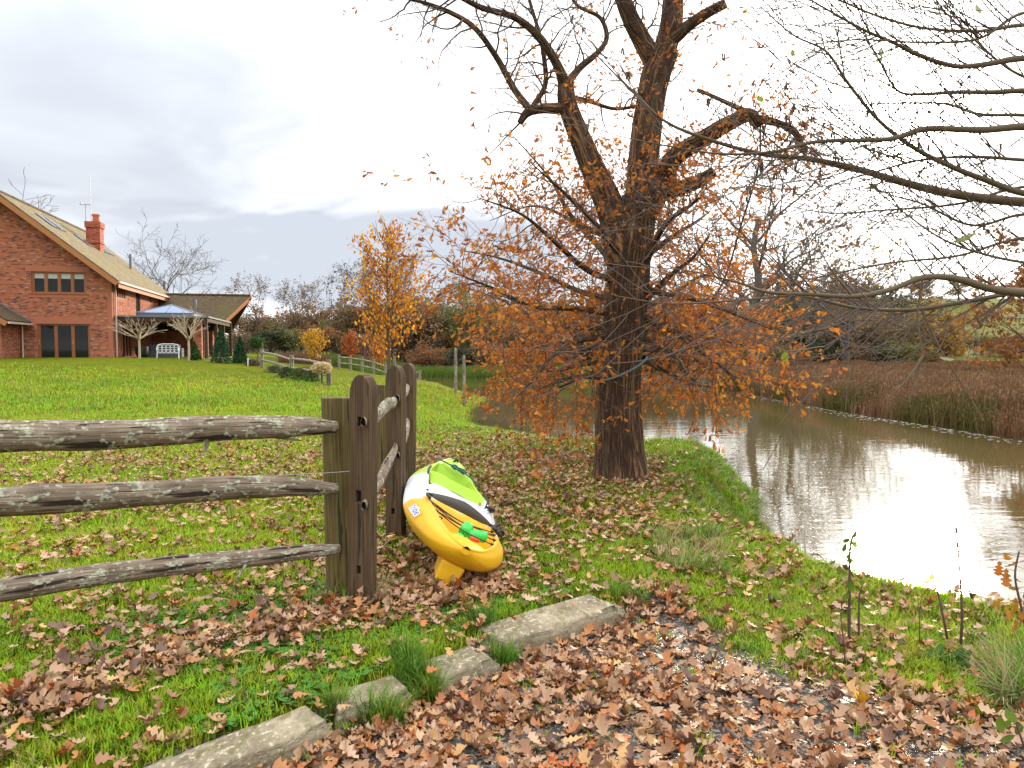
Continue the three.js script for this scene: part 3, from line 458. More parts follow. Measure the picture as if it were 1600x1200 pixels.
// the oak by the water
const OAK = onGround(969, 750), OD = -OAK.z / Math.cos(PITCH) + 0.05;
{
  const R = rng(71), t = thing('oak_tree', 'large oak beside the pond with rust coloured leaves on its lower branches', 'tree', [0, 0, 0]);
  const limb = (name, list, r, parent, seg = 12, n = 40) => {      // list of [px, py, depth offset]
    const P = curvePts(list.map(([x, y, o = 0]) => at(x, y, OD + o)), n), rr = P.map((_, i) => { const q = i / n * (r.length - 1), k = Math.min(Math.floor(q), r.length - 2); return mix(r[k], r[k + 1], q - k); });
    const big = seg > 20;
    const g = new Geo().tube(P, rr, seg, (a, s) => 1 + (big ? 0.10 * (Math.abs(noise(Math.cos(a) * 9 + 20, Math.sin(a) * 9, s * 1.3) - 0.5) * 2 - 0.3) + 0.10 * (fbm(Math.cos(a) * 1.6, Math.sin(a) * 1.6 + 4, s * 1.2, 3) - 0.5) : 0.22 * (fbm(Math.cos(a) * 2 + 9, Math.sin(a) * 2, s * 3, 3) - 0.5)));
    return [part(name, g.build(true), matBark, parent), P, rr];
  };
  const [trunk, TP] = limb('trunk', [[971, 768], [970, 745], [968, 700], [966, 640], [969, 560], [976, 500], [981, 440], [984, 400], [990, 360], [998, 310]], [0.50, 0.33, 0.28, 0.263, 0.25, 0.245, 0.245, 0.25, 0.235, 0.2], t, 80, 90);
  const W = [];                                                   // limbs that carry twigs: [points, radii, density of leaves, twig length]
  const L = (list, r, dens, tl, seg = 12) => { const q = limb('branch', list, r, t, seg); W.push([q[1], q[2], dens, tl]); };
  // main limbs
  L([[972, 410, -0.02], [955, 330, -0.05], [925, 260, -0.1], [902, 205, -0.15], [886, 160, -0.2], [884, 128, -0.2]], [0.19, 0.165, 0.14, 0.12, 0.11, 0.09], 0.8, 0.55, 24);
  L([[990, 400], [1000, 330, 0.05], [1005, 260, 0.1], [1013, 180, 0.1], [1024, 120, 0.1], [1040, 78, 0.1]], [0.22, 0.19, 0.185, 0.175, 0.17, 0.16], 0.8, 0.55, 28);
  L([[1000, 345, 0.0], [1034, 290, -0.2], [1052, 248, -0.4], [1096, 218, -0.6], [1140, 192, -0.8], [1172, 180, -0.9], [1186, 198, -0.9]], [0.16, 0.12, 0.105, 0.09, 0.08, 0.07, 0.05], 0.7, 0.5, 18);
  L([[1172, 184, -0.9], [1206, 190, -1], [1236, 202, -1.1], [1253, 226, -1.1], [1257, 246, -1.1]], [0.045, 0.04, 0.034, 0.028, 0.012], 0.25, 0.4, 8);
  L([[1012, 308, -0.05], [1034, 299, -0.2], [1062, 294, -0.3], [1092, 284, -0.4], [1116, 268, -0.5]], [0.11, 0.10, 0.085, 0.075, 0.06], 0.7, 0.4);
  L([[884, 138, -0.2], [872, 104, -0.3], [842, 58, -0.4], [806, 28, -0.5], [752, 12, -0.6], [716, -6, -0.7], [650, -40, -0.8]], [0.075, 0.055, 0.045, 0.036, 0.03, 0.024, 0.012], 0.2, 0.5, 8);
  L([[884, 170, -0.2], [848, 170, -0.25], [824, 176, -0.3], [812, 192, -0.3]], [0.075, 0.055, 0.05, 0.035], 0.35, 0.4, 10);
  L([[828, 172, -0.3], [804, 140, -0.35], [776, 90, -0.4], [740, 42, -0.5], [700, 18, -0.55], [655, 2, -0.6], [600, -10, -0.7]], [0.045, 0.04, 0.036, 0.03, 0.026, 0.02, 0.01], 0.18, 0.55, 8);
  L([[832, 168, -0.3], [852, 132, -0.2], [850, 90, -0.2], [842, 50, -0.2], [830, 10, -0.2], [815, -50, -0.2]], [0.035, 0.03, 0.026, 0.022, 0.02, 0.01], 0.2, 0.5, 8);
  L([[888, 128, -0.2], [908, 104, -0.1], [934, 82, 0], [948, 58, 0.1], [938, 28, 0.1], [902, 8, 0.1], [880, -30, 0.1]], [0.05, 0.042, 0.034, 0.03, 0.025, 0.02, 0.01], 0.22, 0.5, 8);
  L([[894, 152, -0.1], [920, 158, 0], [960, 170, 0.05], [1000, 165, 0.1]], [0.03, 0.025, 0.022, 0.02], 0.3, 0.4, 8);
  L([[1022, 96, 0.1], [1002, 62, 0.1], [984, 26, 0.05], [972, -10, 0], [966, -90, 0]], [0.13, 0.11, 0.10, 0.09, 0.08], 0.3, 0.5, 16);
  L([[1036, 88, 0.1], [1048, 40, 0.1], [1052, 0, 0.1], [1056, -80, 0.1]], [0.14, 0.13, 0.125, 0.11], 0.4, 0.5, 16);
  L([[1036, 74, 0.12], [1056, 58, 0.02], [1078, 38, -0.1], [1106, 20, -0.2], [1134, 5, -0.3]], [0.09, 0.075, 0.066, 0.06, 0.055], 0.7, 0.5);
  L([[1090, 140, -0.4], [1130, 158, -0.6], [1160, 172, -0.8]], [0.02, 0.025, 0.03], 0.9, 0.4, 7);
  // lower branches, left
  const low = [[[960, 440], [915, 420, -0.4], [860, 372, -0.9], [815, 335, -1.3], [745, 308, -1.7]], [[958, 470], [905, 455, 0.3], [840, 425, 0.8], [775, 402, 1.2], [712, 390, 1.5]], [[956, 490], [895, 482, -0.5], [830, 478, -1.1], [770, 450, -1.6], [705, 425, -1.9]], [[954, 510], [900, 512, 0.6], [845, 500, 1.4], [785, 470, 2.0], [722, 446, 2.4]], [[952, 525], [905, 532, -0.6], [868, 552, -1.3], [836, 590, -1.9], [806, 622, -2.1]], [[950, 560], [905, 570, 0.7], [860, 580, 1.5], [815, 570, 2.1]], [[946, 590], [910, 588, -0.4], [872, 596, -0.9], [838, 610, -1.2]], [[962, 420], [930, 380, 0.7], [885, 340, 1.3], [830, 322, 1.8], [765, 345, 2.1]], [[952, 540], [890, 548, 1.5], [840, 556, 2.6], [795, 590, 3.2]], [[950, 575], [912, 590, 1.2], [870, 605, 2.2], [850, 600, 2.6]],
    [[970, 400], [930, 350, -0.9], [880, 300, -1.5], [830, 255, -1.9]], [[975, 380], [900, 345, 0.4], [860, 280, 0.8], [800, 210, 1.1]],
    // right
    [[1005, 450], [1048, 462, -0.5], [1095, 470, -1.0], [1150, 492, -1.4], [1208, 516, -1.7]], [[1008, 500], [1050, 515, -0.7], [1090, 545, -1.4], [1130, 575, -1.9], [1150, 592, -2.0]], [[1008, 470], [1048, 430, -0.4], [1085, 400, -0.8], [1110, 365, -1.0]], [[1008, 520], [1052, 500, 0.7], [1110, 492, 1.5], [1165, 500, 2.1], [1205, 520, 2.4]], [[1005, 545], [1045, 548, 0.8], [1085, 560, 1.6], [1120, 590, 2.1]], [[1006, 480], [1050, 460, 1.0], [1100, 430, 1.8], [1120, 440, 2.2]], [[1006, 530], [1048, 550, -0.9], [1075, 585, -1.5], [1090, 598, -1.8]], [[1010, 400], [1050, 370, 0.2], [1090, 345, 0.4], [1110, 330, 0.5]], [[1004, 560], [1040, 580, 0.2], [1080, 600, 0.5], [1118, 605, 0.7]], [[1008, 495], [1060, 520, 0.1], [1120, 530, 0.2], [1190, 545, 0.2]], [[1005, 420], [1040, 350, -1], [1080, 320, -1.6], [1105, 300, -1.8]]];
  low.forEach((l, i) => L(l, [0.045, 0.033, 0.024, 0.014, 0.004], i === 10 || i === 11 ? 0.55 : 1, 0.62, 7));
  const tw = new Geo(), leaves = [];
  const o = { step: 0.07, wiggle: 0.32, lift: 0.05, tip: 0.0018, from: 0.2, fork: 0.42, spread: 0.9, seg: 5, leafDepth: 1 };
  for (const [P, r, dens, tl] of W) {
    let len = 0; for (let i = 1; i < P.length; i++) len += P[i].distanceTo(P[i - 1]);
    const n = Math.round(len / (dens > 0.9 ? 0.10 : 0.12));
    for (let k = 0; k < n; k++) {
      const q = 0.12 + 0.88 * (k + R()) / n, f = Math.min(P.length - 2, Math.floor(q * (P.length - 1))), p = P[f], d = P[f + 1].clone().sub(P[f]).normalize();
      const side = d.clone().cross(V(R() - 0.5, R() - 0.5, R() - 0.5)).normalize(); const nd = d.multiplyScalar(0.45).addScaledVector(side, 1).add(V(0, 0.12, 0)).normalize();
      const upper = sstep(3.0, 4.4, p.y);
      const fine = dens < 0.5; grow(tw, p.clone().addScaledVector(side, r[f] * 0.6), nd, tl * (0.45 + 0.75 * R()) * (fine ? 1.35 : 1), Math.min(fine ? 0.012 : 0.008, 0.5 * r[f] + 0.002), R() < (fine ? 0.8 : 0.45) ? 2 : 1, R, o, (lp, ld) => { if (R() < dens * mix(0.42, 0.15, upper)) for (let c = 0; c < 2; c++) leaves.push([lp.clone().add(V(R() - 0.5, R() - 0.5, R() - 0.5).multiplyScalar(0.05)), ld.clone()]); });
    }
  }
  // leafy shoots straight from the trunk and main limbs
  for (let k = 0; k < 260; k++) { const w = W[Math.floor(R() * 5)], f = Math.floor(R() * (w[0].length - 1)); if (w[0][f].y > 5.4) continue; const side = V(R() - 0.5, R() - 0.4, R() - 0.5).normalize(); grow(tw, w[0][f].clone().addScaledVector(side, w[1][f] * 0.9), side, 0.16 + 0.2 * R(), 0.004, 1, R, o, (lp, ld) => { if (R() < 0.5) leaves.push([lp.clone(), ld.clone()]); }); }
  for (let k = 0; k < 60; k++) { const f = Math.floor(mix(0.45, 1, R()) * (TP.length - 1)), side = V(R() - 0.5, 0.1, R() - 0.5).normalize(); grow(tw, TP[f].clone().addScaledVector(side, 0.24), side, 0.2 + 0.2 * R(), 0.004, 1, R, o, (lp, ld) => { if (R() < 0.8) leaves.push([lp.clone(), ld.clone()]); }); }
  stuff(part('twigs', tw.build(), matTwig, t));
  const tones = [C(0.44, 0.145, 0.025), C(0.54, 0.19, 0.028), C(0.36, 0.11, 0.024), C(0.60, 0.25, 0.03), C(0.25, 0.085, 0.025), C(0.66, 0.39, 0.035)], pick = () => tones[Math.min(5, Math.floor(R() * R() * 3 + R() * 3))];
  const shapes = [oakLeaf(0.5, 0.5), oakLeaf(-0.45, 0.9), oakLeaf(0.8, -0.6)];
  const sets = shapes.map(() => [[], []]), mats = tones.map(c => leafMat({ color: c }));
  let own = 0; const ranked = leaves.map(l => l[0].distanceToSquared(EYE)).slice().sort((a, b) => a - b), lim = ranked[280];
  for (const [p, d] of leaves) {
    if (Math.abs(p.x - OAK.x) < 0.34 && p.z > OAK.z && p.y < 3.4 && R() < 0.8) continue;
    const v = Math.floor(R() * 3), dir = d.clone().add(V(R() - 0.5, R() - 0.75, R() - 0.5).multiplyScalar(1.6)).normalize(), m = facing(p, dir, R() * 6.28, 0.038 + 0.034 * R());
    if (p.distanceToSquared(EYE) < lim && own < 280) { own++; const q = part('leaf', shapes[v], mats[Math.floor(R() * 5)], t); q.applyMatrix4(m); }
    else { sets[v][0].push(m); const c = pick().clone().multiplyScalar(0.8 + 0.4 * R()); sets[v][1].push(c); }
  }
  const inst = leafMat({ color: C(1, 1, 1), transmission: 0.5 });
  shapes.forEach((g, i) => scatter('foliage', g, inst, sets[i][0], t, sets[i][1]));
  // blue rope round the trunk, and the line it holds out to the high limb
  const rope = thing('trunk_rope', 'faded blue rope looped round the oak trunk', 'rope');
  const ring = []; for (let i = 0; i <= 40; i++) { const a = i / 40 * 6.283 - 1.2, c = at(971, 575, OD), x = Math.cos(a), z = Math.sin(a); ring.push(V(c.x + x * 0.29, c.y + x * 0.14 + (z > 0 ? -0.05 * z : 0.0), c.z + z * 0.29)); }
  part('loop', new Geo().tube(ring, Array(41).fill(0.014), 7).build(), M({ color: C(0.10, 0.20, 0.22) }), rope);
  const sw = thing('rope_line', 'thin black rope slanting from the high oak limb down to the leaves', 'rope');
  part('line', new Geo().tube(curvePts([at(1188, 196, OD - 0.9), at(1186, 255, OD - 0.9), at(1160, 345, OD - 0.7), at(1125, 450, OD - 0.5), at(1070, 520, OD - 0.4), at(1010, 556, OD - 0.2)], 30), Array(31).fill(0.011), 6).build(), matBlack, sw);
  part('knot', new Geo().tube(curvePts([at(1188, 250, OD - 0.88), at(1190, 262, OD - 0.88), at(1189, 272, OD - 0.88)], 6), [0.012, 0.02, 0.026, 0.024, 0.026, 0.018, 0.006], 8).build(), matBlack, sw);
}

// the bare alder whose boughs reach in from the right
{
  const R = rng(5), t = thing('alder_tree', 'bare alder with catkins reaching in from beyond the right edge', 'tree');
  const foot = at(2150, 600, 4.6); foot.y = ground(foot.x, foot.z);
  const tp = [foot.clone().add(V(0, -0.2, 0)), foot.clone().add(V(0.03, 0.8, 0)), foot.clone().add(V(-0.05, 1.8, 0.05)), foot.clone().add(V(0.05, 3.2, 0)), foot.clone().add(V(0.0, 5.2, -0.1))];
  part('trunk', new Geo().tube(curvePts(tp, 30), Array.from({ length: 31 }, (_, i) => 0.17 - 0.1 * i / 30), 18, (a, s) => 1 + 0.1 * (noise(Math.cos(a) * 3, Math.sin(a) * 3, s * 2) - 0.5)).build(true), matSmoothBark, t);
  const boughs = [
    [3.9, 0.026, 0.003, [[1600, 316], [1522, 308], [1459, 297], [1397, 281], [1350, 267], [1300, 255], [1256, 247], [1194, 241], [1120, 222], [1040, 190], [985, 140], [930, 84]]],
    [3.5, 0.019, 0.003, [[1600, 198], [1537, 203], [1444, 202], [1397, 216], [1350, 219], [1272, 222], [1209, 237], [1120, 240], [1010, 222]]],
    [3.7, 0.016, 0.0025, [[1600, 142], [1553, 144], [1490, 144], [1444, 147], [1406, 144], [1390, 125], [1378, 103]]],
    [3.4, 0.016, 0.0025, [[1600, 91], [1537, 101], [1490, 103], [1428, 83], [1397, 67], [1350, 47], [1294, 16], [1250, -10]]],
    [3.8, 0.012, 0.0025, [[1600, 39], [1537, 48], [1444, 44], [1366, 23], [1312, 0], [1270, -20]]],
    [4.0, 0.012, 0.002, [[1600, 180], [1528, 178], [1481, 163], [1412, 161], [1350, 163], [1280, 168]]],
    [3.6, 0.017, 0.002, [[1600, 302], [1537, 280], [1490, 262], [1428, 231], [1375, 190], [1325, 130], [1290, 80], [1240, 55], [1190, 12]]],
    [3.2, 0.019, 0.0028, [[1600, 458], [1547, 451], [1491, 435], [1442, 434], [1390, 453], [1337, 463], [1267, 460], [1197, 456], [1155, 442], [1100, 428]]],
    [3.3, 0.013, 0.002, [[1600, 454], [1558, 462], [1495, 474], [1425, 484], [1337, 481], [1250, 463], [1145, 470], [1040, 474], [960, 462]]],
    [3.7, 0.010, 0.002, [[1600, 372], [1495, 400], [1390, 411], [1285, 432], [1210, 450]]],
    [3.9, 0.010, 0.002, [[1600, 292], [1500, 318], [1390, 328], [1300, 333], [1230, 322]]],
    [4.1, 0.011, 0.002, [[1600, 335], [1520, 352], [1440, 318], [1380, 300], [1320, 262]]],
    [3.5, 0.009, 0.002, [[1600, 410], [1530, 395], [1470, 372], [1410, 330], [1360, 290]]],
    [3.6, 0.010, 0.002, [[1600, 250], [1520, 245], [1440, 250], [1370, 268], [1300, 290], [1240, 330]]],
    [3.3, 0.009, 0.002, [[1600, 20], [1530, 60], [1440, 66], [1340, 62], [1260, 70]]],
    [4.0, 0.010, 0.002, [[1600, 120], [1520, 60], [1470, 10], [1450, -30]]],
  ];
  const o = { step: 0.05, wiggle: 0.09, lift: 0.10, tip: 0.002, from: 0.12, fork: 0.3, spread: 0.55, seg: 5, leafDepth: 0 };
  const tips = [];
  for (const [d, r0, r1, pts] of boughs) {
    const root = tp[2].clone().lerp(tp[3], clamp((545 - pts[0][1]) / 700)), list = [root, ...[[1800, pts[0][1] + 14], ...pts].map(([x, y], i) => at(x, y, d - 0.04 * i + 0.3 * Math.max(0, (x - 1600) / 400)))];
    const n = 70, P = curvePts(list, n), rad = P.map((_, i) => mix(r0 * 1.25, r1, Math.pow(i / n, 0.8)));
    const b = part('bough', new Geo().tube(P, rad, 9, (a, s) => 1 + 0.14 * (noise(a * 2, s * 14) - 0.5)).build(), matSmoothBark, t);
    const tg = new Geo();
    for (let k = 0; k < n; k++) {
      if (k < 10 || R() > 0.5) continue; const p = P[k], dd = P[Math.min(n, k + 1)].clone().sub(P[Math.max(0, k - 1)]).normalize();
      const side = V(0, R() < 0.5 ? 1 : -1, 0).addScaledVector(V(R() - 0.5, 0, R() - 0.5), 1.1).normalize();
      grow(tg, p, dd.multiplyScalar(0.8).addScaledVector(side, 0.55).normalize(), 0.22 + 0.5 * R() * R() + 0.1 * R(), Math.min(rad[k] * 0.7, 0.0042), R() < 0.55 ? 1 : 0, R, o, (lp, ld, dep) => { if (R() < 0.25) tips.push([lp.clone(), ld.clone()]); });
    }
    if (r0 > 0.015) grow(tg, P[n], P[n].clone().sub(P[n - 3]).normalize(), 0.4, r1, 1, R, o);
    stuff(part('twigs', tg.build(), matTwig, b));
  }
  const droop = (l) => { const P = curvePts(l.map(([x, y, d]) => at(x, y, d)), 24), b = part('hanging_twig', new Geo().tube(P, P.map((_, i) => mix(0.006, 0.0016, i / 24)), 6).build(), matSmoothBark, t); };
  droop([[1441, 436, 3.1], [1434, 495, 3.08], [1441, 550, 3.05], [1448, 590, 3.03]]); droop([[1438, 480, 3.15], [1470, 547, 3.1], [1512, 614, 3.05], [1537, 658, 3.0]]); droop([[1442, 556, 3.04], [1420, 590, 3.0], [1388, 622, 2.98]]); droop([[1440, 560, 3.04], [1428, 600, 3.02], [1420, 630, 3.0]]);
  // catkins in small hanging bunches
  const ck = new THREE.CapsuleGeometry(0.0032, 0.026, 2, 6).translate(0, -0.016, 0), mC = M({ color: C(0.10, 0.06, 0.045) }); let n = 0;
  for (const [p] of tips) { if (n >= 170 || R() < 0.45) continue; for (let k = 0; k < 3; k++) { n++; const c = part('catkin', ck, mC, t, p.clone().add(V((R() - 0.5) * 0.014, 0, (R() - 0.5) * 0.014)), [(R() - 0.5) * 0.5, 0, (R() - 0.5) * 0.5]); c.scale.setScalar(0.7 + 0.6 * R()); } }
  // the last few leaves
  const green = leafMat({ color: C(0.22, 0.26, 0.02) }), pale = leafMat({ color: C(0.30, 0.30, 0.15) });
  for (const [x, y, d, s, a, b, m] of [[1160, 101, 3.4, 0.052, 0.3, 1.2, 0], [1184, 151, 3.4, 0.05, 0.9, 0.4, 0], [1238, 78, 3.4, 0.035, 1.4, 0.2, 0], [1246, 190, 3.6, 0.035, 0.2, 2.5, 0], [1218, 270, 3.7, 0.034, 1.2, 2, 0], [1374, 292, 3.6, 0.06, 0.1, 4.5, 0], [1524, 8, 3.3, 0.055, 1.2, 0.6, 1], [1376, 75, 3.5, 0.045, 1, 2.6, 1], [1380, 90, 3.5, 0.035, 0.4, 4, 0], [1527, 367, 2.9, 0.085, 0.35, 4.3, 1], [1228, 549, 3.0, 0.05, 1.3, 3.3, 0], [1467, 561, 3.0, 0.06, 0.1, 1.5, 1], [1530, 222, 3.5, 0.03, 1, 1, 0], [1372, 132, 3.6, 0.03, 0.6, 2, 0], [1550, 168, 3.6, 0.03, 0.6, 3, 0], [1378, 212, 3.6, 0.03, 0.3, 1, 0], [1296, 505, 3.1, 0.025, 0.3, 1, 0], [1262, 480, 3.1, 0.025, 1.3, 1, 1]]) part('leaf', ovalLeaf(0.35), m ? pale : green, t).applyMatrix4(place(at(x, y, d), a, b, 0.4, s));
}

// ---------------------------------------------------------------- the house
const brickTex = (a, b) => texture(1024, 1024, (u, v, i, j) => {         // 48 courses x 16 bricks: 3.6 m square, finer than one can tell apart from here
  const row = Math.floor(v * 48), fy = v * 48 - row, x = u * 16 + (row % 2) * 0.5, col = ((Math.floor(x) % 16) + 16) % 16, fx = x - Math.floor(x), h = hash3(col, row, 3), h2 = hash3(col, row, 9);
  if (fy < 0.13 || fx < 0.05) return [0.50, 0.42, 0.36];
  let c = lerp3(a, b, h); if (h2 > 0.95) c = [0.66, 0.50, 0.40]; if (h2 < 0.14) c = [0.40, 0.22, 0.17];
  const n = 0.9 + 0.2 * hash3(i, j, 1); return c.map(q => q * n);
});
const brick = brickTex([0.55, 0.29, 0.19], [0.69, 0.40, 0.27]);
const matBrick = M({ map: repeat(brick, 1 / 3.6, 1 / 3.6), roughness: 0.95 }), matBand = M({ color: C(0.36, 0.12, 0.065), roughness: 0.9 });
const tileTex = texture(512, 512, (u, v, i, j) => { const row = Math.floor(v * 24), col = Math.floor(u * 24 + (row % 2) * 0.5) % 24, h = hash3(col, row, 5), m = tfbm(u, v, 5, 4, 3), m2 = tfbm(u, v, 22, 3, 8), e = v * 24 - row < 0.16 ? 0.72 : 1; let c = lerp3([0.36, 0.31, 0.22], [0.46, 0.40, 0.29], h); c = lerp3(c, [0.44, 0.42, 0.19], 0.7 * sstep(0.42, 0.62, m * 0.6 + m2 * 0.4)); if (m2 > 0.7) c = lerp3(c, [0.7, 0.69, 0.55], 0.6); return c.map(q => q * e); });
const matTiles = M({ map: repeat(tileTex, 0.3, 0.3), roughness: 0.95 }), matTilesDark = M({ color: C(0.55, 0.48, 0.42), map: repeat(tileTex, 0.3, 0.3), roughness: 0.95 });
const matOrange = M({ color: C(0.36, 0.13, 0.035), roughness: 0.55 }), matFrame = M({ color: C(0.26, 0.085, 0.022), roughness: 0.45 }), matGlassDark = new THREE.MeshPhysicalMaterial({ color: C(0.012, 0.013, 0.012), roughness: 0.03, ior: 1.5, specularIntensity: 0.6, side: THREE.DoubleSide }), matBlind = M({ color: C(0.42, 0.42, 0.36) }), matGutter = M({ color: C(0.55, 0.42, 0.36), roughness: 0.4 }), matLead = M({ color: C(0.13, 0.14, 0.16), roughness: 0.5 }), matOakBeam = M({ color: C(0.30, 0.22, 0.14), map: repeat(woodTex, 1, 1) }), matDarkRoom = M({ color: C(0.05, 0.035, 0.03) }), matWhite = M({ color: C(0.72, 0.72, 0.70), roughness: 0.5 }), matPot = M({ color: C(0.42, 0.13, 0.06) });
function uvBox(g) { const p = g.attributes.position, n = g.attributes.normal, uv = []; for (let i = 0; i < p.count; i++) { const a = Math.abs(n.getX(i)), b = Math.abs(n.getY(i)), c = Math.abs(n.getZ(i)), x = p.getX(i), y = p.getY(i), z = p.getZ(i); uv.push(a > b && a > c ? z : x, b > a && b > c ? z : y); } g.setAttribute('uv', new THREE.Float32BufferAttribute(uv, 2)); return g; }
function wall(outline, holes, thick) {                                    // outline in (across, up), extruded inwards
  const s = new THREE.Shape(outline.map(([x, y]) => new THREE.Vector2(x, y)));
  for (const [x0, x1, y0, y1] of holes) { const h = new THREE.Path(); h.moveTo(x0, y0); h.lineTo(x0, y1); h.lineTo(x1, y1); h.lineTo(x1, y0); h.closePath(); s.holes.push(h); }
  return uvBox(new THREE.ExtrudeGeometry(s, { depth: thick, bevelEnabled: false }).translate(0, 0, -thick));
}
function slab(a, b, c, d, t) {                                            // a thick quad: corners in order, thickness downwards along its normal
  const n = b.clone().sub(a).cross(d.clone().sub(a)).normalize(); if (n.y < 0) n.negate();
  const top = [a, b, c, d], bot = top.map(p => p.clone().addScaledVector(n, -t)), g = new Geo(), U = b.clone().sub(a).normalize(), Vv = n.clone().cross(U);
  const face = (q) => { const m = q[1].clone().sub(q[0]).cross(q[3].clone().sub(q[0])).normalize(), k = q.map(p => g.v(p.x, p.y, p.z, m.x, m.y, m.z, p.dot(U), p.dot(Vv))); g.i.push(k[0], k[1], k[2], k[0], k[2], k[3]); };
  face(top); face([...bot].reverse()); for (let i = 0; i < 4; i++) { const j = (i + 1) % 4; face([top[i], bot[i], bot[j], top[j]]); }
  return g.build();
}
{
  const corner = at(177, 563, 45.2); const base = 1.02;
  const H = thing('brick_house', 'two storey red brick house with mossy tiled gable roof and chimney', 'house', [corner.x, base, corner.z], Math.atan(276 / F));
  const Wd = 11.9, D = 15.5, E = 5.05, RH = 9.75, mx = -Wd / 2;
  const gw = [[-4.35, -1.4, 3.92, 5.2], [-4.1, -1.25, -0.05, 2.08]];
  const front = part('gable_wall', wall([[-Wd, -0.6], [0, -0.6], [0, E], [mx, RH - 0.12], [-Wd, E]], gw, 0.3), matBrick, H);
  const sw = [[1.1, 3.2, 3.75, 4.92], [5.6, 6.9, 2.75, 4.7], [9.6, 10.1, 3.9, 4.7], [2.2, 4.4, 0, 2.1]];
  const side = part('side_wall', wall([[0.31, -0.6], [D, -0.6], [D, E], [0.31, E]], sw, 0.3), matBrick, H, [0, 0, 0], [0, Math.PI / 2, 0]);
  part('back_wall', wall([[-Wd, -0.6], [-0.31, -0.6], [-0.31, E], [mx, RH - 0.12], [-Wd, E]], [], 0.3), matBrick, H, [0, 0, -D + 0.3]);
  part('side_wall', wall([[0.31, -0.6], [D - 0.31, -0.6], [D - 0.31, E], [0.31, E]], [], 0.3), matBrick, H, [-Wd + 0.3, 0, 0], [0, Math.PI / 2, 0]);
  part('floor', box(-Wd + 0.3, -0.3, 2.5, 2.7, -D + 0.3, -0.32), matDarkRoom, H);
  // redder brick bands
  for (const [x0, x1, y0, y1] of [[-4.65, -1.2, 5.203, 5.55], [-4.5, -1.3, 3.66, 3.917], [-4.3, -1.05, 2.083, 2.5], [-Wd, -4.68, 4.42, 4.6], [-1.15, 0.01, 4.42, 4.6], [-0.24, 0.012, -0.6, 4.4]]) part('brick_band', box(x0, x1, y0, y1, 0.002, 0.02), matBand, H);
  for (const [z0, z1, y0, y1] of [[0.9, 3.4, 3.55, 3.74], [3.5, 5.5, 4.1, 4.25], [7.0, 9.5, 3.75, 3.9]]) part('brick_band', box(0.003, 0.02, y0, y1, -z1, -z0), matBand, H);
  // windows: frame with panes
  const glaze = (name, x0, x1, y0, y1, n, parent, blind, door) => {
    const g = new THREE.Group(); g.name = name; parent.add(g); const b = 0.09, w = (x1 - x0 - b) / n;
    const bars = [box(x0, x1, y1 - b, y1, -0.2, -0.08), box(x0, x1, y0, y0 + b, -0.2, -0.08)]; for (let i = 0; i <= n; i++) bars.push(box(x0 + w * i, x0 + w * i + b, y0 + b, y1 - b, -0.199, -0.081));
    if (n > 1) for (let i = 0; i < n; i++) bars.push(box(x0 + w * i + b, x0 + w * i + b + 0.05, y0 + b, y1 - b, -0.18, -0.1), box(x0 + w * (i + 1) - 0.05, x0 + w * (i + 1), y0 + b, y1 - b, -0.18, -0.1));
    part('frame', merge(bars), matFrame, g);
    for (let i = 0; i < n; i++) { part('pane', box(x0 + w * i + b, x0 + w * (i + 1), y0 + b, y1 - b, -0.15, -0.14), matGlassDark, g); if (blind) part('blind', box(x0 + w * i + b + 0.05, x0 + w * (i + 1) - 0.05, y1 - b - blind, y1 - b, -0.138, -0.134), matBlind, g); }
    if (door) for (const i of [0, 2]) part('handle', rbox(x0 + w * i + 0.03, x0 + w * i + 0.06, 0.85, 1.15, -0.08, -0.04, 0.01), M({ color: C(0.7, 0.5, 0.2), metalness: 1, roughness: 0.3 }), g);
    return g;
  };
  glaze('window', ...gw[0], 4, H, 0.3); glaze('glazed_door', ...gw[1], 3, H, 0, true);
  part('window_sill', box(-4.45, -1.3, 3.86, 3.915, 0.022, 0.06), matFrame, H);
  const sideG = new THREE.Group(); for (const [i, n] of [[0, 4], [1, 1], [2, 1], [3, 3]]) { const g = glaze(i === 3 ? 'glazed_door' : 'window', ...sw[i], n, H, 0); g.rotation.y = Math.PI / 2; g.position.x = 0.07; }
  // roof: two tiled slopes, bargeboards, gutters
  const s = (RH - E) / (Wd / 2), ov = 0.6, fo = 0.75, top = RH + 0.12, ex = ov, ey = E - ov * s + 0.12;
  for (const q of [1, -1]) {
    const X = x => mx + q * (x - mx);
    part('roof_slope', slab(V(X(ex), ey, fo), V(X(ex), ey, -D - 0.5), V(mx, top, -D - 0.5), V(mx, top, fo), 0.1), matTiles, H);
    part('bargeboard', slab(V(X(ex), ey - 0.10, fo - 0.04), V(X(ex), ey - 0.1, fo + 0.01), V(mx, top - 0.12, fo + 0.01), V(mx, top - 0.12, fo - 0.04), 0.27), matOrange, H);
    part('soffit', slab(V(X(ex - 0.05), ey - 0.22, fo - 0.05), V(X(ex - 0.05), ey - 0.22, 0.01), V(mx, top - 0.25, 0.01), V(mx, top - 0.25, fo - 0.05), 0.03), matFrame, H);
    part('gutter', box(Math.min(X(ex), X(ex + 0.12)), Math.max(X(ex), X(ex + 0.12)), ey - 0.16, ey - 0.04, -D - 0.5, fo), matGutter, H);
    part('fascia', box(Math.min(X(ex - 0.05), X(ex - 0.005)), Math.max(X(ex - 0.05), X(ex - 0.005)), ey - 0.42, ey - 0.1, -D - 0.45, fo - 0.05), matOrange, H);
  }
  part('ridge_tiles', new THREE.CylinderGeometry(0.13, 0.13, D + 1.2, 10).rotateX(Math.PI / 2), matTilesDark, H, [mx, top - 0.02, -D / 2 + 0.1]);
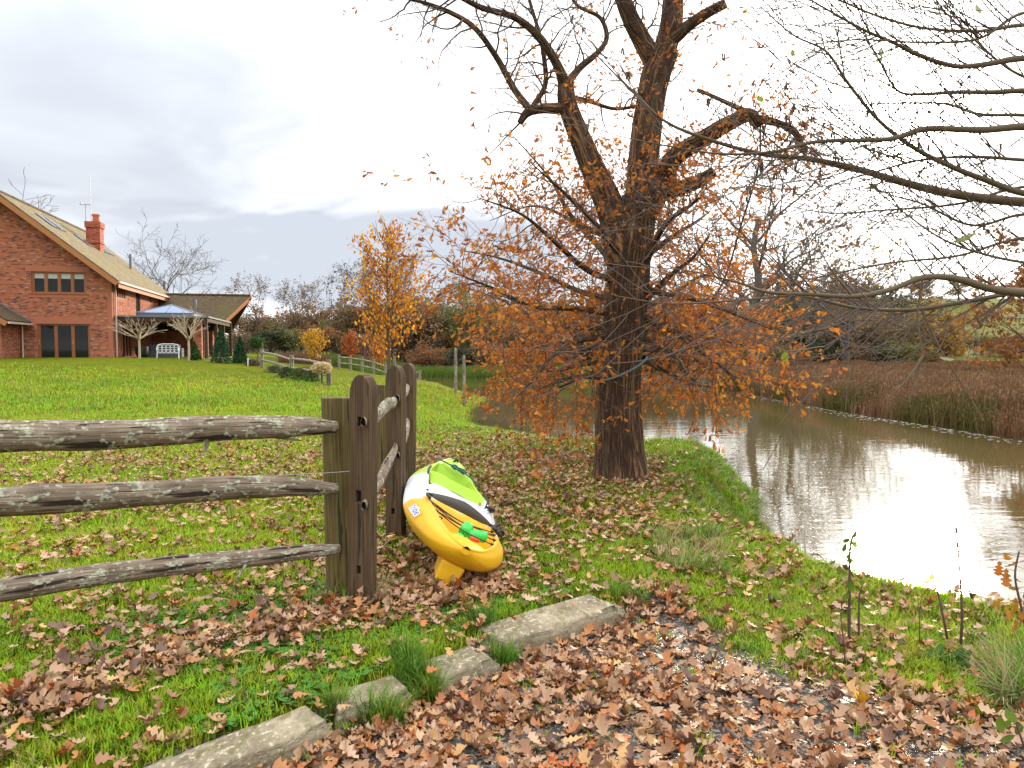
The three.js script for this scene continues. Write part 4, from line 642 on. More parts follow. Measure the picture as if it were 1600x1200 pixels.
  const onRoof = (x, z, w, l) => { const a = Math.atan(s), g = new THREE.BoxGeometry(w, 0.08, l); return [g, [x, E + (-x) * s + 0.17, z], [0, 0, -a]]; };
  for (const [x, z, w, l] of [[-4.3, -2.6, 1.2, 0.9], [-4.3, -4.1, 1.2, 0.9], [-3.6, -7.2, 1.2, 0.9], [-3.6, -11, 1.2, 0.9], [-3.6, -12.3, 1.2, 0.9]]) { const [g, p, r] = onRoof(x, z, w, l); const f = part('roof_window', g, matLead, H, p, r); part('pane', box(-w / 2 + 0.08, w / 2 - 0.08, 0.042, 0.05, -l / 2 + 0.08, l / 2 - 0.08), new THREE.MeshPhysicalMaterial({ color: C(0.1, 0.12, 0.14), roughness: 0.05 }), f); }
  const ch = part('chimney', uvBox(merge([box(-3.85, -2.95, 6.2, 9.55, -9.5, -8.6), box(-3.92, -2.88, 9.2, 9.62, -9.57, -8.53), box(-3.9, -2.9, 8.1, 8.2, -9.55, -8.55)])), M({ color: C(1, 0.72, 0.66), map: matBrick.map }), H);
  part('chimney_pot', new THREE.LatheGeometry([[0.2, 0], [0.24, 0.1], [0.2, 0.35], [0.27, 0.5], [0.27, 0.58], [0.16, 0.6]].map(([x, y]) => new THREE.Vector2(x, y)), 14), matPot, ch, [-3.3, 9.62, -9.05]);
  part('aerial', merge([box(-3.98, -3.95, 8.6, 10.9, -9.05, -9.02), box(-4.35, -3.6, 10.85, 10.88, -9.05, -9.02), box(-4.2, -4.17, 10.8, 11, -9.3, -8.8)]), matLead, H); part('mast', box(-3.62, -3.59, 9.6, 12.9, -9.0, -8.97), matWire, H);
  part('flue', new THREE.CylinderGeometry(0.1, 0.1, 1.4, 12), matLead, H, [-1.9, 7.1, -12.3]);
  part('downpipe', new THREE.CylinderGeometry(0.05, 0.05, 4.6, 8), matGutter, H, [0.1, 2.4, -0.45]);
  // annexe with its own gable towards the lawn
  const an = thing('annexe', 'small brick annexe with sloping mossy roof on the left side of the house', 'annexe', H.position, H.rotation.y);
  part('wall', wall([[-13.6, -0.6], [-5.0, -0.6], [-5.0, 2.45], [-9.3, 5.3], [-13.6, 2.45]], [[-6.3, -5.45, -0.05, 2.0]], 0.3), matBrick, an, [0, 0, 2.6]);
  part('wall', box(-5.3, -5.0, -0.6, 2.45, 0.03, 2.29), matBrick, an); uvBox(an.children[1].geometry);
  part('door', box(-6.25, -5.5, -0.05, 1.98, 2.38, 2.44), matFrame, an); part('pane', box(-6.05, -5.7, 0.9, 1.8, 2.442, 2.45), matGlassDark, an.children[2]);
  const sl = (5.3 - 2.45) / 4.3; for (const q of [1, -1]) { const X = x => -9.3 + q * (x + 9.3); part('roof_slope', slab(V(X(-4.4), 2.45 - 0.6 * sl + 0.12, 3.3), V(X(-4.4), 2.45 - 0.6 * sl + 0.12, 0.025), V(-9.3, 5.42, 0.025), V(-9.3, 5.42, 3.3), 0.1), matTilesDark, an); part('bargeboard', slab(V(X(-4.4), 2.45 - 0.6 * sl + 0.02, 3.27), V(X(-4.4), 2.45 - 0.6 * sl + 0.02, 3.32), V(-9.3, 5.3, 3.32), V(-9.3, 5.3, 3.27), 0.28), matOrange, an); }
  part('gutter', box(-4.4, -4.28, 1.98, 2.1, 0.03, 3.3), matGutter, an); part('downpipe', new THREE.CylinderGeometry(0.05, 0.05, 2.6, 8), matGutter, an, [-4.85, 0.7, 0.15]);
  part('lead_flashing', slab(V(-4.4, 2.45 - 0.6 * sl + 0.2, 0.12), V(-4.4, 2.45 - 0.6 * sl + 0.2, 0.03), V(-9.3, 5.5, 0.03), V(-9.3, 5.5, 0.12), 0.06), matLead, an);
  // veranda with a glass roof lantern
  const ve = thing('veranda', 'open oak framed veranda with glass roof lantern beside the house', 'veranda', H.position, H.rotation.y);
  const vy = 2.42, vx = 5.35, vz = -11;
  part('roof_deck', box(0.03, vx + 0.1, vy + 0.14, vy + 0.24, vz, -0.55), matLead, ve);
  part('beam', box(0.03, vx, vy - 0.12, vy + 0.12, -0.8, -0.6), matOakBeam, ve); part('beam', box(vx - 0.2, vx, vy - 0.12, vy + 0.12, vz, -0.82), matOakBeam, ve);
  for (const [x, z] of [[vx - 0.2, -0.8], [vx - 0.2, -4.8], [vx - 0.2, -8.2]]) part('post', box(x, x + 0.2, -0.6, vy - 0.125, z, z + 0.2), matOakBeam, ve);
  part('pier', uvBox(box(vx - 0.95, vx - 0.45, -0.6, vy - 0.13, -1.6, -1.1)), matBrick, ve);
  part('ceiling', box(0.03, vx - 0.25, vy + 0.02, vy + 0.12, vz, -0.85), matOrange, ve); part('terrace', box(0.03, vx + 0.5, -0.7, -0.02, vz, -0.5), matStone, ve);
  const lan = part('lantern_kerb', box(0.9, 4.3, vy + 0.245, vy + 0.5, -5.6, -2.2), matLead, ve);
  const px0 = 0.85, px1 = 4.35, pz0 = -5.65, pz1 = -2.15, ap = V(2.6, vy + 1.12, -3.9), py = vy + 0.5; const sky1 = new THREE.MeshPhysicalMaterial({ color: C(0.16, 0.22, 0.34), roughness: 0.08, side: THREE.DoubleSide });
  const cs = [V(px0, py, pz1), V(px1, py, pz1), V(px1, py, pz0), V(px0, py, pz0)]; for (let i = 0; i < 4; i++) { const a = cs[i], b = cs[(i + 1) % 4], g = new Geo(), n = b.clone().sub(a).cross(ap.clone().sub(a)).normalize(); for (const p of [a, b, ap]) g.v(p.x, p.y, p.z, n.x, n.y, n.z, 0, 0); g.i.push(0, 1, 2); part('lantern_pane', g.build(), sky1, ve); part('lantern_bar', new Geo().tube([a, ap], [0.04, 0.04], 6).build(), matLead, ve); }
  const mid = cs[0].clone().lerp(cs[1], 0.5); part('lantern_bar', new Geo().tube([mid, ap.clone().add(V(0, 0.01, 0))], [0.03, 0.03], 6).build(), matLead, ve);
  // garden room behind, with a prow-ended roof
  const wg = thing('garden_room', 'single storey wing with dark mossy roof and pointed timber gable end', 'wing', H.position, H.rotation.y);
  const ry = 4.85, eY = 2.0, zr = -13.2, zf = -9.4, zb = -17, xr = 6.7, xe = 4.5;
  part('roof_slope', slab(V(0.05, eY, zf), V(xe, eY, zf), V(xr, ry, zr), V(0.05, ry, zr), 0.12), matTilesDark, wg); part('roof_slope', slab(V(0.05, eY, zb), V(xe, eY, zb), V(xr, ry, zr), V(0.05, ry, zr), 0.12), matTilesDark, wg);
  for (const z of [zf, zb]) part('bargeboard', slab(V(xe, eY - 0.02, z), V(xe + 0.06, eY - 0.02, z), V(xr + 0.06, ry - 0.02, zr), V(xr, ry - 0.02, zr), 0.3), matOrange, wg);
  part('wall', uvBox(merge([box(0.05, 3.6, -0.6, 2.2, -10.4, -10.1), box(0.05, 3.6, -0.6, 2.2, -16.4, -16.1), box(3.3, 3.6, -0.6, 2.6, -16.05, -14.2), box(3.3, 3.6, -0.6, 2.6, -12.2, -10.45)])), matBrick, wg);
  part('glazing', box(3.45, 3.5, -0.4, 3.9, -14.15, -12.25), matGlassDark, wg); part('post', box(5.0, 5.2, -1.5, 2.6, -13.3, -13.1), matOakBeam, wg); part('flue', new THREE.CylinderGeometry(0.12, 0.12, 1.6, 12), matLead, wg, [3.0, 3.5, -10.2]); part('ridge_tiles', new THREE.CylinderGeometry(0.1, 0.1, 6.6, 8).rotateZ(Math.PI / 2), matTilesDark, wg, [3.35, ry + 0.02, zr]);
  // white scrolled bench in front of the veranda
  const toWorld = (x, y, z) => { const q = V(x, y, z).applyAxisAngle(V(0, 1, 0), H.rotation.y).add(H.position); return q; };
  const bp = toWorld(3.2, 0, 0.4); bp.y = ground(bp.x, bp.z) - 0.1;
  const b = thing('garden_bench', 'white scrolled metal bench facing the lawn by the veranda', 'bench', bp, H.rotation.y + 0.15);
  const wire = (l, r = 0.018) => { const P = curvePts(l, 12); return new Geo().tube(P, Array(13).fill(r), 6).build(); };
  part('backrest', merge([wire([V(-0.62, 0.45, -0.2), V(-0.62, 0.85, -0.24), V(-0.5, 0.97, -0.25), V(0, 1.0, -0.25), V(0.5, 0.97, -0.25), V(0.62, 0.85, -0.24), V(0.62, 0.45, -0.2)], 0.024), ...[0, 1, 2].flatMap(r => Array.from({ length: 5 }, (_, i) => { const g = new THREE.TorusGeometry(0.1, 0.014, 6, 14); g.scale(1.15, 0.75, 1); return g.translate(-0.46 + i * 0.23, 0.56 + r * 0.15, -0.23); }))]), matWhite, b);
  part('seat', merge(Array.from({ length: 6 }, (_, i) => box(-0.62, 0.62, 0.43, 0.46, -0.2 + i * 0.085, -0.145 + i * 0.085))), matWhite, b);
  for (const x of [-0.6, 0.6]) { for (const z of [-0.18, 0.28]) part('leg', wire([V(x, 0.44, z), V(x * 1.02, 0.2, z * 1.1), V(x * 1.06, -0.1, z * 1.3)], 0.022), matWhite, b); part('armrest', wire([V(x, 0.75, -0.23), V(x * 1.03, 0.72, 0.1), V(x * 1.03, 0.68, 0.3), V(x, 0.58, 0.34), V(x, 0.5, 0.28)], 0.022), matWhite, b); }
  // patio things under the veranda
  const sofa = thing('patio_sofa', 'grey covered patio sofa in the shade of the veranda', 'sofa', toWorld(2.2, -0.02, -3.4), H.rotation.y); const mS = M({ color: C(0.12, 0.13, 0.14) });
  part('seat', rbox(-0.95, 0.95, 0, 0.45, -0.4, 0.4, 0.06), mS, sofa); part('backrest', rbox(-0.95, 0.95, 0.452, 0.9, -0.4, -0.2, 0.06), mS, sofa); for (const x of [-1, 1]) part('armrest', rbox(x < 0 ? -1.15 : 0.953, x < 0 ? -0.953 : 1.15, 0, 0.65, -0.4, 0.4, 0.05), mS, sofa);
  const brz = thing('patio_planter', 'dark round planter standing by the side door of the house', 'planter', toWorld(1.15, -0.02, -2.0), 0); part('bowl', new THREE.LatheGeometry([[0.0, 0], [0.25, 0], [0.38, 0.3], [0.4, 0.75], [0.35, 0.75], [0.3, 0.6]].map(([x, y]) => new THREE.Vector2(x, y)), 18), matBlack, brz); part('soil', new THREE.CylinderGeometry(0.33, 0.33, 0.04, 18), matDarkRoom, brz, [0, 0.66, 0]);

  // pollarded crab apples before the veranda
  const pollard = (px, d, h, seed, spread, label) => {
    const p = stand(px, d), R = rng(seed), t = thing('pollard_tree', label, 'tree', p, 0, 'clipped bare trees by the veranda'); const mB = M({ color: C(0.40, 0.32, 0.22) }), tg = new Geo();
    part('trunk', new Geo().tube(curvePts([V(0, -0.15, 0), V(0.01, h * 0.25, 0), V(0, h * 0.5, 0)], 10), Array.from({ length: 11 }, (_, i) => 0.075 - 0.002 * i), 9).build(), mB, t);
    for (let k = 0; k < 11; k++) { const a = k / 11 * 6.28 + R(), dir = V(Math.cos(a) * spread, 0.75 + R() * 0.4, Math.sin(a) * spread).normalize(); grow(tg, V(0, h * 0.47, 0), dir, h * (0.34 + 0.14 * R()), 0.045, 2, R, { step: 0.12, wiggle: 0.16, lift: 0.12, tip: 0.010, from: 0.35, fork: 0.5, spread: 0.5, seg: 5, leafDepth: -1 }); }
    stuff(part('branches', tg.build(), mB, t));
  };
  pollard(219, 43.6, 2.35, 4, 1.35, 'clipped bare tree with spreading twigs in front of the veranda doors'); pollard(296, 43.8, 2.5, 9, 0.75, 'clipped bare tree with upright twigs right of the white bench');
}

// ---------------------------------------------------------------- garden plants
function foliageCloud(R, n, size, inside) { const g = new Geo(); for (let k = 0; k < n; k++) { const p = inside(R); if (!p) continue; const a = V(R() - 0.5, R() - 0.5, R() - 0.5).normalize(), b = a.clone().cross(V(R() - 0.5, R() - 0.5, R() - 0.5)).normalize(), s = size * (0.5 + R()); g.quad(p, a.multiplyScalar(s), b.multiplyScalar(s * 0.55)); } return g.build(); }
{
  const evergreen = leafMat({ color: C(0.025, 0.075, 0.03), transmission: 0.2 }), evergreen2 = leafMat({ color: C(0.05, 0.10, 0.025), transmission: 0.2 });
  const cone = (px, d, h, w, seed, label, mat = evergreen) => { const p = stand(px, d), t = thing('conifer', label, 'conifer', p), R = rng(seed); part('trunk', new THREE.CylinderGeometry(0.04, 0.07, h * 0.6, 8).translate(0, h * 0.28, 0), matTwig, t); part('crown', foliageCloud(R, 3200, 0.05, R => { const y = R(), a = R() * 6.28, q = Math.pow(R(), 0.35), rr = w * (1 - Math.pow(y, 1.3)) * q * (0.85 + 0.3 * noise(a * 2, y * 7)); return V(Math.cos(a) * rr, 0.02 + y * h, Math.sin(a) * rr); }), mat, t); };
  cone(346, 43.2, 2.1, 0.62, 3, 'tallest clipped conifer standing beside the veranda post'); cone(376, 44.5, 1.6, 0.5, 8, 'smaller clipped conifer right of the veranda'); cone(305, 44.5, 1.1, 0.42, 14, 'low rounded evergreen between the bare clipped tree and veranda post', evergreen2);
  const p = stand(403, 43), t = thing('standard_bay', 'ball headed evergreen on a bare stem beside the rail fence', 'shrub', p), R = rng(2);
  part('stem', new Geo().tube([V(0, -0.1, 0), V(0.02, 0.5, 0), V(0, 1.1, 0)], [0.04, 0.035, 0.03], 7).build(), matTwig, t);
  part('crown', foliageCloud(R, 1500, 0.05, R => { const v = V(R() - 0.5, R() - 0.5, R() - 0.5).normalize().multiplyScalar(0.5 * Math.pow(R(), 0.4)); v.y *= 0.75; return v.add(V(0, 1.35, 0)); }), evergreen2, t);
  const stake = (px, d, h, label) => { const q = stand(px, d), s = thing('tree_stake', label, 'stake', q); part('stake', new THREE.CylinderGeometry(0.045, 0.05, h, 8).translate(0, h / 2 - 0.1, 0), matPostPale, s); };
  stake(411, 42.5, 1.5, 'pale wooden stake next to the ball headed evergreen');
  // rail fence dropping down the bank
  const f = thing('garden_fence', 'low two rail wooden fence running down the bank below the house', 'fence');
  const rl = (l, r) => { const P = curvePts(l, 8); part('rail', new Geo().tube(P, Array(9).fill(r), 6).build(), matRail, f); };
  const pts = [[410, 562, 41, 548, 561], [456, 586, 35, 556, 572], [514, 599, 30, 575, 588]];
  const posts = pts.map(([x, y, d]) => { const q = stand(x, d); part('post', rbox(-0.09, 0.09, -0.2, 1.05, -0.06, 0.06, 0.01), matRail, f, q); return q; });
  for (let i = 0; i < 2; i++) for (const y of [0.88, 0.45]) rl([posts[i].clone().add(V(0, y, 0)), posts[i].clone().lerp(posts[i + 1], 0.5).add(V(0, y + 0.02, 0)), posts[i + 1].clone().add(V(0, y - 0.05, 0))], 0.06);
  // cream tufted shrub on the end post, and low bushes along the fence
  const cr = stand(503, 29.5), c = thing('cream_shrub', 'pale cream tufted shrub on a short stem at the fence end', 'shrub', cr);
  part('stem', new Geo().tube([V(0, -0.1, 0), V(0, 0.5, 0)], [0.05, 0.04], 7).build(), matTwig, c); part('crown', foliageCloud(R, 1100, 0.05, R => { const v = V(R() - 0.5, R() - 0.5, R() - 0.5).normalize().multiplyScalar(0.42 * Math.pow(R(), 0.4)); v.y *= 0.62; return v.add(V(0, 0.72, 0)); }), leafMat({ color: C(0.55, 0.45, 0.24) }), c);
  for (const [px, d, w, h, s, col, label] of [[448, 34.2, 0.5, 0.5, 4, C(0.06, 0.09, 0.03), 'dark low bush at the middle fence post'], [468, 33, 0.55, 0.55, 5, C(0.09, 0.12, 0.03), 'olive low bush between the lower fence posts'], [486, 31.8, 0.5, 0.5, 6, C(0.07, 0.11, 0.03), 'dark green low bush near the fence end'], [430, 38, 0.5, 0.35, 7, C(0.13, 0.14, 0.07), 'grey green low plant by the top fence rails'], [395, 42.5, 0.5, 0.35, 8, C(0.11, 0.08, 0.05), 'brown low plant under the ball headed evergreen'], [478, 35.5, 0.6, 0.5, 9, C(0.20, 0.17, 0.04), 'yellowish bush behind the lower fence rails']]) { const q = stand(px, d), b = thing('low_bush', label, 'bush', q, 0, 'low bushes along the garden fence'), RR = rng(s); stuff(part('foliage', foliageCloud(RR, 700, 0.05, R => { const a = R() * 6.28, y = R(), r = w * Math.sqrt(1 - y * y) * Math.sqrt(R()) * (0.8 + 0.4 * noise(a * 2, s)); return V(Math.cos(a) * r, y * h, Math.sin(a) * r); }), leafMat({ color: col, transmission: 0.25 }), b)); part('stems', new Geo().tube([V(0, -0.05, 0), V(0.02, h * 0.6, 0.01)], [0.02, 0.01], 5).build(), matTwig, b); }
  const lamp = stand(388, 42), gl = thing('garden_light', 'tiny white bollard light at the lawn edge by the conifers', 'light'); gl.position.copy(lamp); part('bollard', new THREE.CylinderGeometry(0.03, 0.03, 0.4, 8).translate(0, 0.18, 0), matWhite, gl); part('cap', new THREE.SphereGeometry(0.045, 10, 8).translate(0, 0.39, 0), matWhite, gl);
}

// ---------------------------------------------------------------- young orange tree on the lawn and the paddock trees
function slimTree(name, label, p, h, w, n, size, cols, seed, low = 0.22, group) {
  const R = rng(seed), t = thing(name, label, 'tree', p, 0, group); const tg = new Geo(), lv = [];
  part('trunk', new Geo().tube(curvePts([V(0, -0.2, 0), V(0.03, h * 0.3, 0), V(-0.02, h * 0.7, 0.02), V(0, h * 0.98, 0)], 24), Array.from({ length: 25 }, (_, i) => mix(0.013 * h, 0.002 * h, i / 24)), 9).build(), matSmoothBark, t);
  const wid = y => w * Math.pow(Math.sin(Math.PI * clamp(mix(0.12, 0.98, Math.pow(y, 0.85)))), 0.8) * (1 - 0.35 * y);
  for (let k = 0; k < 46; k++) { const y = mix(low, 0.94, (k + R()) / 46), a = k * 2.4 + R(), l = wid((y - low) / (1 - low)) * (0.75 + 0.5 * R()) + 0.04 * h; grow(tg, V(0, y * h, 0), V(Math.cos(a), 1.05, Math.sin(a)).normalize(), l * 1.25, 0.0035 * h, 1, R, { step: 0.03 * h, wiggle: 0.14, lift: 0.15, tip: 0.0012 * h, from: 0.2, fork: 0.6, spread: 0.6, seg: 5, leafDepth: 2 }, (q, d) => lv.push(q)); }
  stuff(part('branches', tg.build(), matTwig, t));
  const g = ovalLeaf(0.5), ms = [], cc = []; for (let k = 0; k < n; k++) { const q = lv[Math.floor(R() * lv.length)]; const p2 = q.clone().add(V(R() - 0.5, R() - 0.5, R() - 0.5).multiplyScalar(size * 2.2)); ms.push(place(p2, 0.6 + R() * 1.6, R() * 6.28, R(), size * (0.6 + 0.7 * R()))); const c = cols[Math.floor(R() * cols.length)].clone(); cc.push(c.multiplyScalar(0.75 + 0.5 * R())); }
  scatter('foliage', g, leafMat({ color: C(1, 1, 1), transmission: 0.5 }), ms, t, cc);
  return t;
}
{
  const O = C(0.50, 0.17, 0.02), Y = C(0.62, 0.33, 0.02), Rr = C(0.33, 0.10, 0.02);
  const p = stand(607, 27); slimTree('young_tree', 'slender young tree with bright orange and yellow leaves behind the fence posts', p, 5.9, 0.95, 2300, 0.13, [O, O, Y, Y, Rr], 12, 0.2);
  const s = stand(617, 26.9), k = thing('tree_stake', 'weathered stake beside the slender orange tree', 'stake', s); part('stake', new THREE.CylinderGeometry(0.05, 0.05, 1.4, 8).translate(0, 0.6, 0), matRail, k);
  slimTree('young_tree', 'small orange tree in the paddock left of the slender tree', stand(548, 52), 2.6, 0.62, 800, 0.13, [C(0.5, 0.13, 0.02), Rr], 31, 0.3, 'small trees in the paddock');
  slimTree('young_tree', 'small yellow tree above the garden fence', stand(491, 48), 2.3, 0.62, 800, 0.13, [Y, C(0.45, 0.28, 0.03)], 35, 0.2, 'small trees in the paddock');
  slimTree('young_tree', 'second small orange tree just left of the slender tree', stand(593, 52), 3.0, 0.55, 700, 0.13, [O, C(0.55, 0.2, 0.02)], 38, 0.3, 'small trees in the paddock');
  slimTree('young_tree', 'almost bare reddish young tree between the two small orange trees', stand(576, 53), 2.6, 0.6, 130, 0.1, [C(0.22, 0.09, 0.06)], 39, 0.3, 'small trees in the paddock');
  // paddock fence
  const f = thing('paddock_fence', 'far rustic rail fence across the paddock beyond the lawn', 'fence'); const ps = []; for (let i = 0; i < 8; i++) { const q = stand(530 + i * 18, 47 - i * 0.6); ps.push(q); part('post', box(-0.07, 0.07, -0.2, 0.95, -0.05, 0.05), matRail, f, q); }
  for (let i = 0; i < 7; i++) for (const y of [0.4, 0.78]) part('rail', new Geo().tube([ps[i].clone().add(V(0, y, 0)), ps[i + 1].clone().add(V(0, y, 0))], [0.05, 0.05], 6).build(), matRail, f);
  for (const [px, d, h, label] of [[712, 31, 1.75, 'thinner leaning wooden post standing at the pond edge'], [725, 28, 1.72, 'taller pointed wooden post standing at the pond edge']]) { const q = stand(px, d); q.y = Math.max(q.y, YW - 0.4); const t = thing('mooring_post', label, 'post', q, 0, 'posts at the pond edge'); part('shaft', new THREE.CylinderGeometry(0.06, 0.075, h + 0.5, 10).translate(0, h / 2 - 0.1, 0), matRail, t); part('tip', new THREE.ConeGeometry(0.06, 0.1, 10).translate(0, h + 0.2, 0), matRail, t); }
}

// ---------------------------------------------------------------- far trees round the pond
function bareTree(seed, h, o = {}) {                                      // returns [trunk, branches, leaf points]
  const R = rng(seed), tr = new Geo(), br = new Geo(), pts = [];
  const lean = V((R() - 0.5) * 0.12, 1, (R() - 0.5) * 0.12).normalize(), n = 12, P = [], rad = [], th = h * (o.trunk ?? 0.55), r0 = h * (o.girth ?? 0.022);
  for (let i = 0; i <= n; i++) { P.push(lean.clone().multiplyScalar(th * i / n - 0.3).add(V(Math.sin(i * 1.3 + seed) * 0.012 * h * i / n, 0, Math.cos(i + seed) * 0.012 * h * i / n))); rad.push(r0 * (1.25 - 0.75 * i / n)); }
  tr.tube(P, rad, 10, (a, s) => 1 + 0.2 * (noise(Math.cos(a) * 2, Math.sin(a) * 2, s) - 0.5));
  const k = o.limbs ?? 9; for (let i = 0; i < k; i++) { const f = Math.floor(mix(n * (o.low ?? 0.35), n, (i + R() * 0.8) / k)), a = i * 2.4 + R(), up = mix(0.35, 1.3, f / n); grow(br, P[Math.min(n, f)], V(Math.cos(a), up, Math.sin(a)).normalize(), h * (o.reach ?? 0.26) * (0.8 + 0.5 * R()), rad[Math.min(n, f)] * 0.55, o.depth ?? 3, R, { step: h * 0.035, wiggle: 0.2, lift: 0.1, tip: o.tip ?? 0.006, from: 0.2, fork: o.fork ?? 0.6, spread: 0.75, seg: 5, leafDepth: 1 }, (q) => pts.push(q)); }
  return [tr.build(), br.build(), pts, R];
}
const mBr = M({ color: C(0.10, 0.08, 0.06) }), mBr2 = M({ color: C(0.115, 0.093, 0.075) });

{
  // prototypes: bare oak, thin bare, leafy russet, leafy olive, shrub
  const cloud = (pts, R, n, s, sp) => foliageCloud(R, n, s, R => { const q = pts[Math.floor(R() * pts.length)]; return q.clone().add(V(R() - 0.5, R() - 0.5, R() - 0.5).multiplyScalar(sp)); });
  const A = bareTree(11, 10, { depth: 4, limbs: 11, fork: 0.48, reach: 0.30, girth: 0.017, trunk: 0.62, low: 0.3, tip: 0.012 }), B = bareTree(23, 10, { depth: 3, limbs: 10, girth: 0.013, reach: 0.25, trunk: 0.7, tip: 0.015, fork: 0.5 }), Cc = bareTree(37, 10, { depth: 3, limbs: 12, low: 0.2, reach: 0.22, tip: 0.012, fork: 0.55 }), S = bareTree(51, 10, { depth: 3, limbs: 15, low: 0.08, trunk: 0.35, reach: 0.24, girth: 0.02, tip: 0.014, fork: 0.55 });
  const protos = [A, B, Cc, S].map(([a, b, p, R], i) => ({ trunk: a, branches: b, leaves: cloud(p, R, [700, 900, 4200, 3800][i], [0.12, 0.12, 0.16, 0.17][i], [0.4, 0.5, 0.8, 0.9][i]) }));
  const tints = { rust: leafMat({ color: C(0.27, 0.125, 0.045) }), brown: leafMat({ color: C(0.21, 0.135, 0.07) }), olive: leafMat({ color: C(0.18, 0.175, 0.055) }), gold: leafMat({ color: C(0.36, 0.21, 0.04) }), dark: leafMat({ color: C(0.035, 0.05, 0.022), transmission: 0.2 }), grey: leafMat({ color: C(0.12, 0.10, 0.075) }), orange: leafMat({ color: C(0.36, 0.13, 0.02) }) };
  const R = rng(90);
  const ORD = ['first', 'second', 'third', 'fourth', 'fifth', 'sixth', 'seventh', 'eighth', 'ninth', 'tenth', 'eleventh', 'twelfth', 'thirteenth', 'fourteenth', 'fifteenth', 'sixteenth', 'seventeenth', 'eighteenth', 'nineteenth', 'twentieth', 'twenty-first', 'twenty-second', 'twenty-third', 'twenty-fourth', 'twenty-fifth', 'twenty-sixth'];
  const TONE = { rust: 'rusty', brown: 'brown', olive: 'olive', gold: 'golden', dark: 'dark green', grey: 'grey twiggy', orange: 'orange' };
  const line = (list, what, group) => list.sort((a, b) => a[0] - b[0]).forEach(([px, d, h, kind, tint, wide], i) => tree(kind, px, d, h, tint, wide, `${TONE[tint]} ${what.replace('#', ORD[i] + ' from the left')}`, group));
  const tree = (kind, px, d, h, tint, wide, label, group, name = 'far_tree') => { const q = stand(px, d), t = thing(name, label, 'tree', q, R() * 6.28, group), pr = protos[kind], m = kind < 2 ? mBr2 : mBr; for (const [n, g, mm] of [['trunk', pr.trunk, m], ['branches', pr.branches, m], ['foliage', pr.leaves, tints[tint]]]) { if (n === 'foliage' && !tint) continue; const x = part(n, g, mm, t); x.scale.set(h / 10 * wide, h / 10, h / 10 * wide); if (n !== 'trunk') stuff(x); } return t; };
  // the big bare tree across the water
  tree(0, 1178, 44, 16.5, null, 1.0, 'tall bare tree on the far bank right of the oak', undefined, 'bare_tree');
  tree(0, 1236, 46, 11.5, 'rust', 0.9, 'leaning bare tree with a few rusty leaves beside the reed bed', undefined, 'bare_tree');
  tree(0, 1322, 52, 11, 'gold', 1.05, 'spreading bare tree with golden leaves behind the reeds', undefined, 'bare_tree');
  tree(0, 262, 75, 12.5, null, 1.05, 'bare tree standing behind the house roof', undefined, 'bare_tree');
  tree(1, 4, 80, 16.5, null, 1.0, 'bare tree top just showing behind the left of the roof', undefined, 'bare_tree');
  const leftRow = []; for (let i = 0; i < 17; i++) { const px = 366 + i * 17.5 + (R() - 0.5) * 9, d = mix(125, 92, i / 16) + R() * 12; leftRow.push([px, d, (i < 10 ? 9.0 : 10.5 + (i - 10) * 0.25) * (0.8 + 0.35 * R()) * d / 105, [1, 3, 1, 2, 3][i % 5], ['grey', 'brown', 'brown', 'rust', 'olive'][i % 5], 1.05]); }
  line(leftRow, 'tree, # in the row beyond the paddock', 'row of trees beyond the paddock');
  const mid = []; for (let i = 0; i < 24; i++) { const px = 640 + i * 24 + (R() - 0.5) * 14, d = 70 + R() * 16; mid.push([px, d, (8.6 + 2.4 * R()) * d / 78 * (i > 16 ? 0.85 : 1), [3, 2, 3, 1, 2][i % 5], ['brown', 'rust', 'gold', 'grey', 'olive', 'brown', 'orange'][i % 7], 1.05]); }
  line(mid, 'tree, # in the far wood behind the oak', 'woodland behind the oak');
  const rt = []; for (let i = 0; i < 17; i++) { const px = 1210 + i * 15.5 + (R() - 0.5) * 12, d = 62 + R() * 14; rt.push([px, d, (i < 11 ? 8.8 : 6.2) * (0.72 + 0.5 * R()) * d / 66, [3, 2, 0, 3, 1][i % 5], ['olive', 'brown', 'gold', 'dark', 'grey', 'olive', 'rust'][i % 7], 1.1]); }
  line(rt, 'tree, # in the hedgerow behind the reed bed', 'hedgerow behind the reeds');
  const hd = []; for (let i = 0; i < 12; i++) hd.push([1420 + i * 26 + R() * 10, 118 + R() * 10, 4.4 + 2 * R(), 3, ['brown', 'olive', 'rust'][i % 3], 1.3]);
  line(hd, 'hedge tree, # across the hillside field', 'hillside hedge');
  const top = []; for (let i = 0; i < 12; i++) top.push([1300 + i * 45 + R() * 20, 215 + R() * 20, 6.5 + 4 * R(), [3, 2, 1][i % 3], ['brown', 'olive', 'rust'][i % 3], 1.3]);
  line(top, 'distant tree, # along the hilltop', 'trees on the hilltop');
  tree(2, 1640, 34, 8.5, 'rust', 0.9, 'russet tree partly cut by the right edge behind the reeds', undefined, 'bare_tree');
  tree(3, 539, 60, 3.4, 'dark', 0.8, 'dark evergreen bush behind the small orange paddock tree', undefined, 'evergreen_bush');
  // undergrowth closing the foot of the wood
  const th = [[], []]; for (let i = 0; i < 29; i++) { const px = 380 + i * 38 + (R() - 0.5) * 18, d = px < 640 ? 84 : px < 1180 ? 64 : 58; th[px < 1180 ? 0 : 1].push([px, d + R() * 4, (2.6 + 1.8 * R()) * d / 62, 3, ['brown', 'dark', 'olive', 'rust', 'dark'][i % 5], 1.5]); }
  line(th[0], 'thicket, # along the foot of the far wood', 'thickets under the far wood'); line(th[1], 'thicket, # along the back of the reed bed', 'thickets behind the reeds');
}

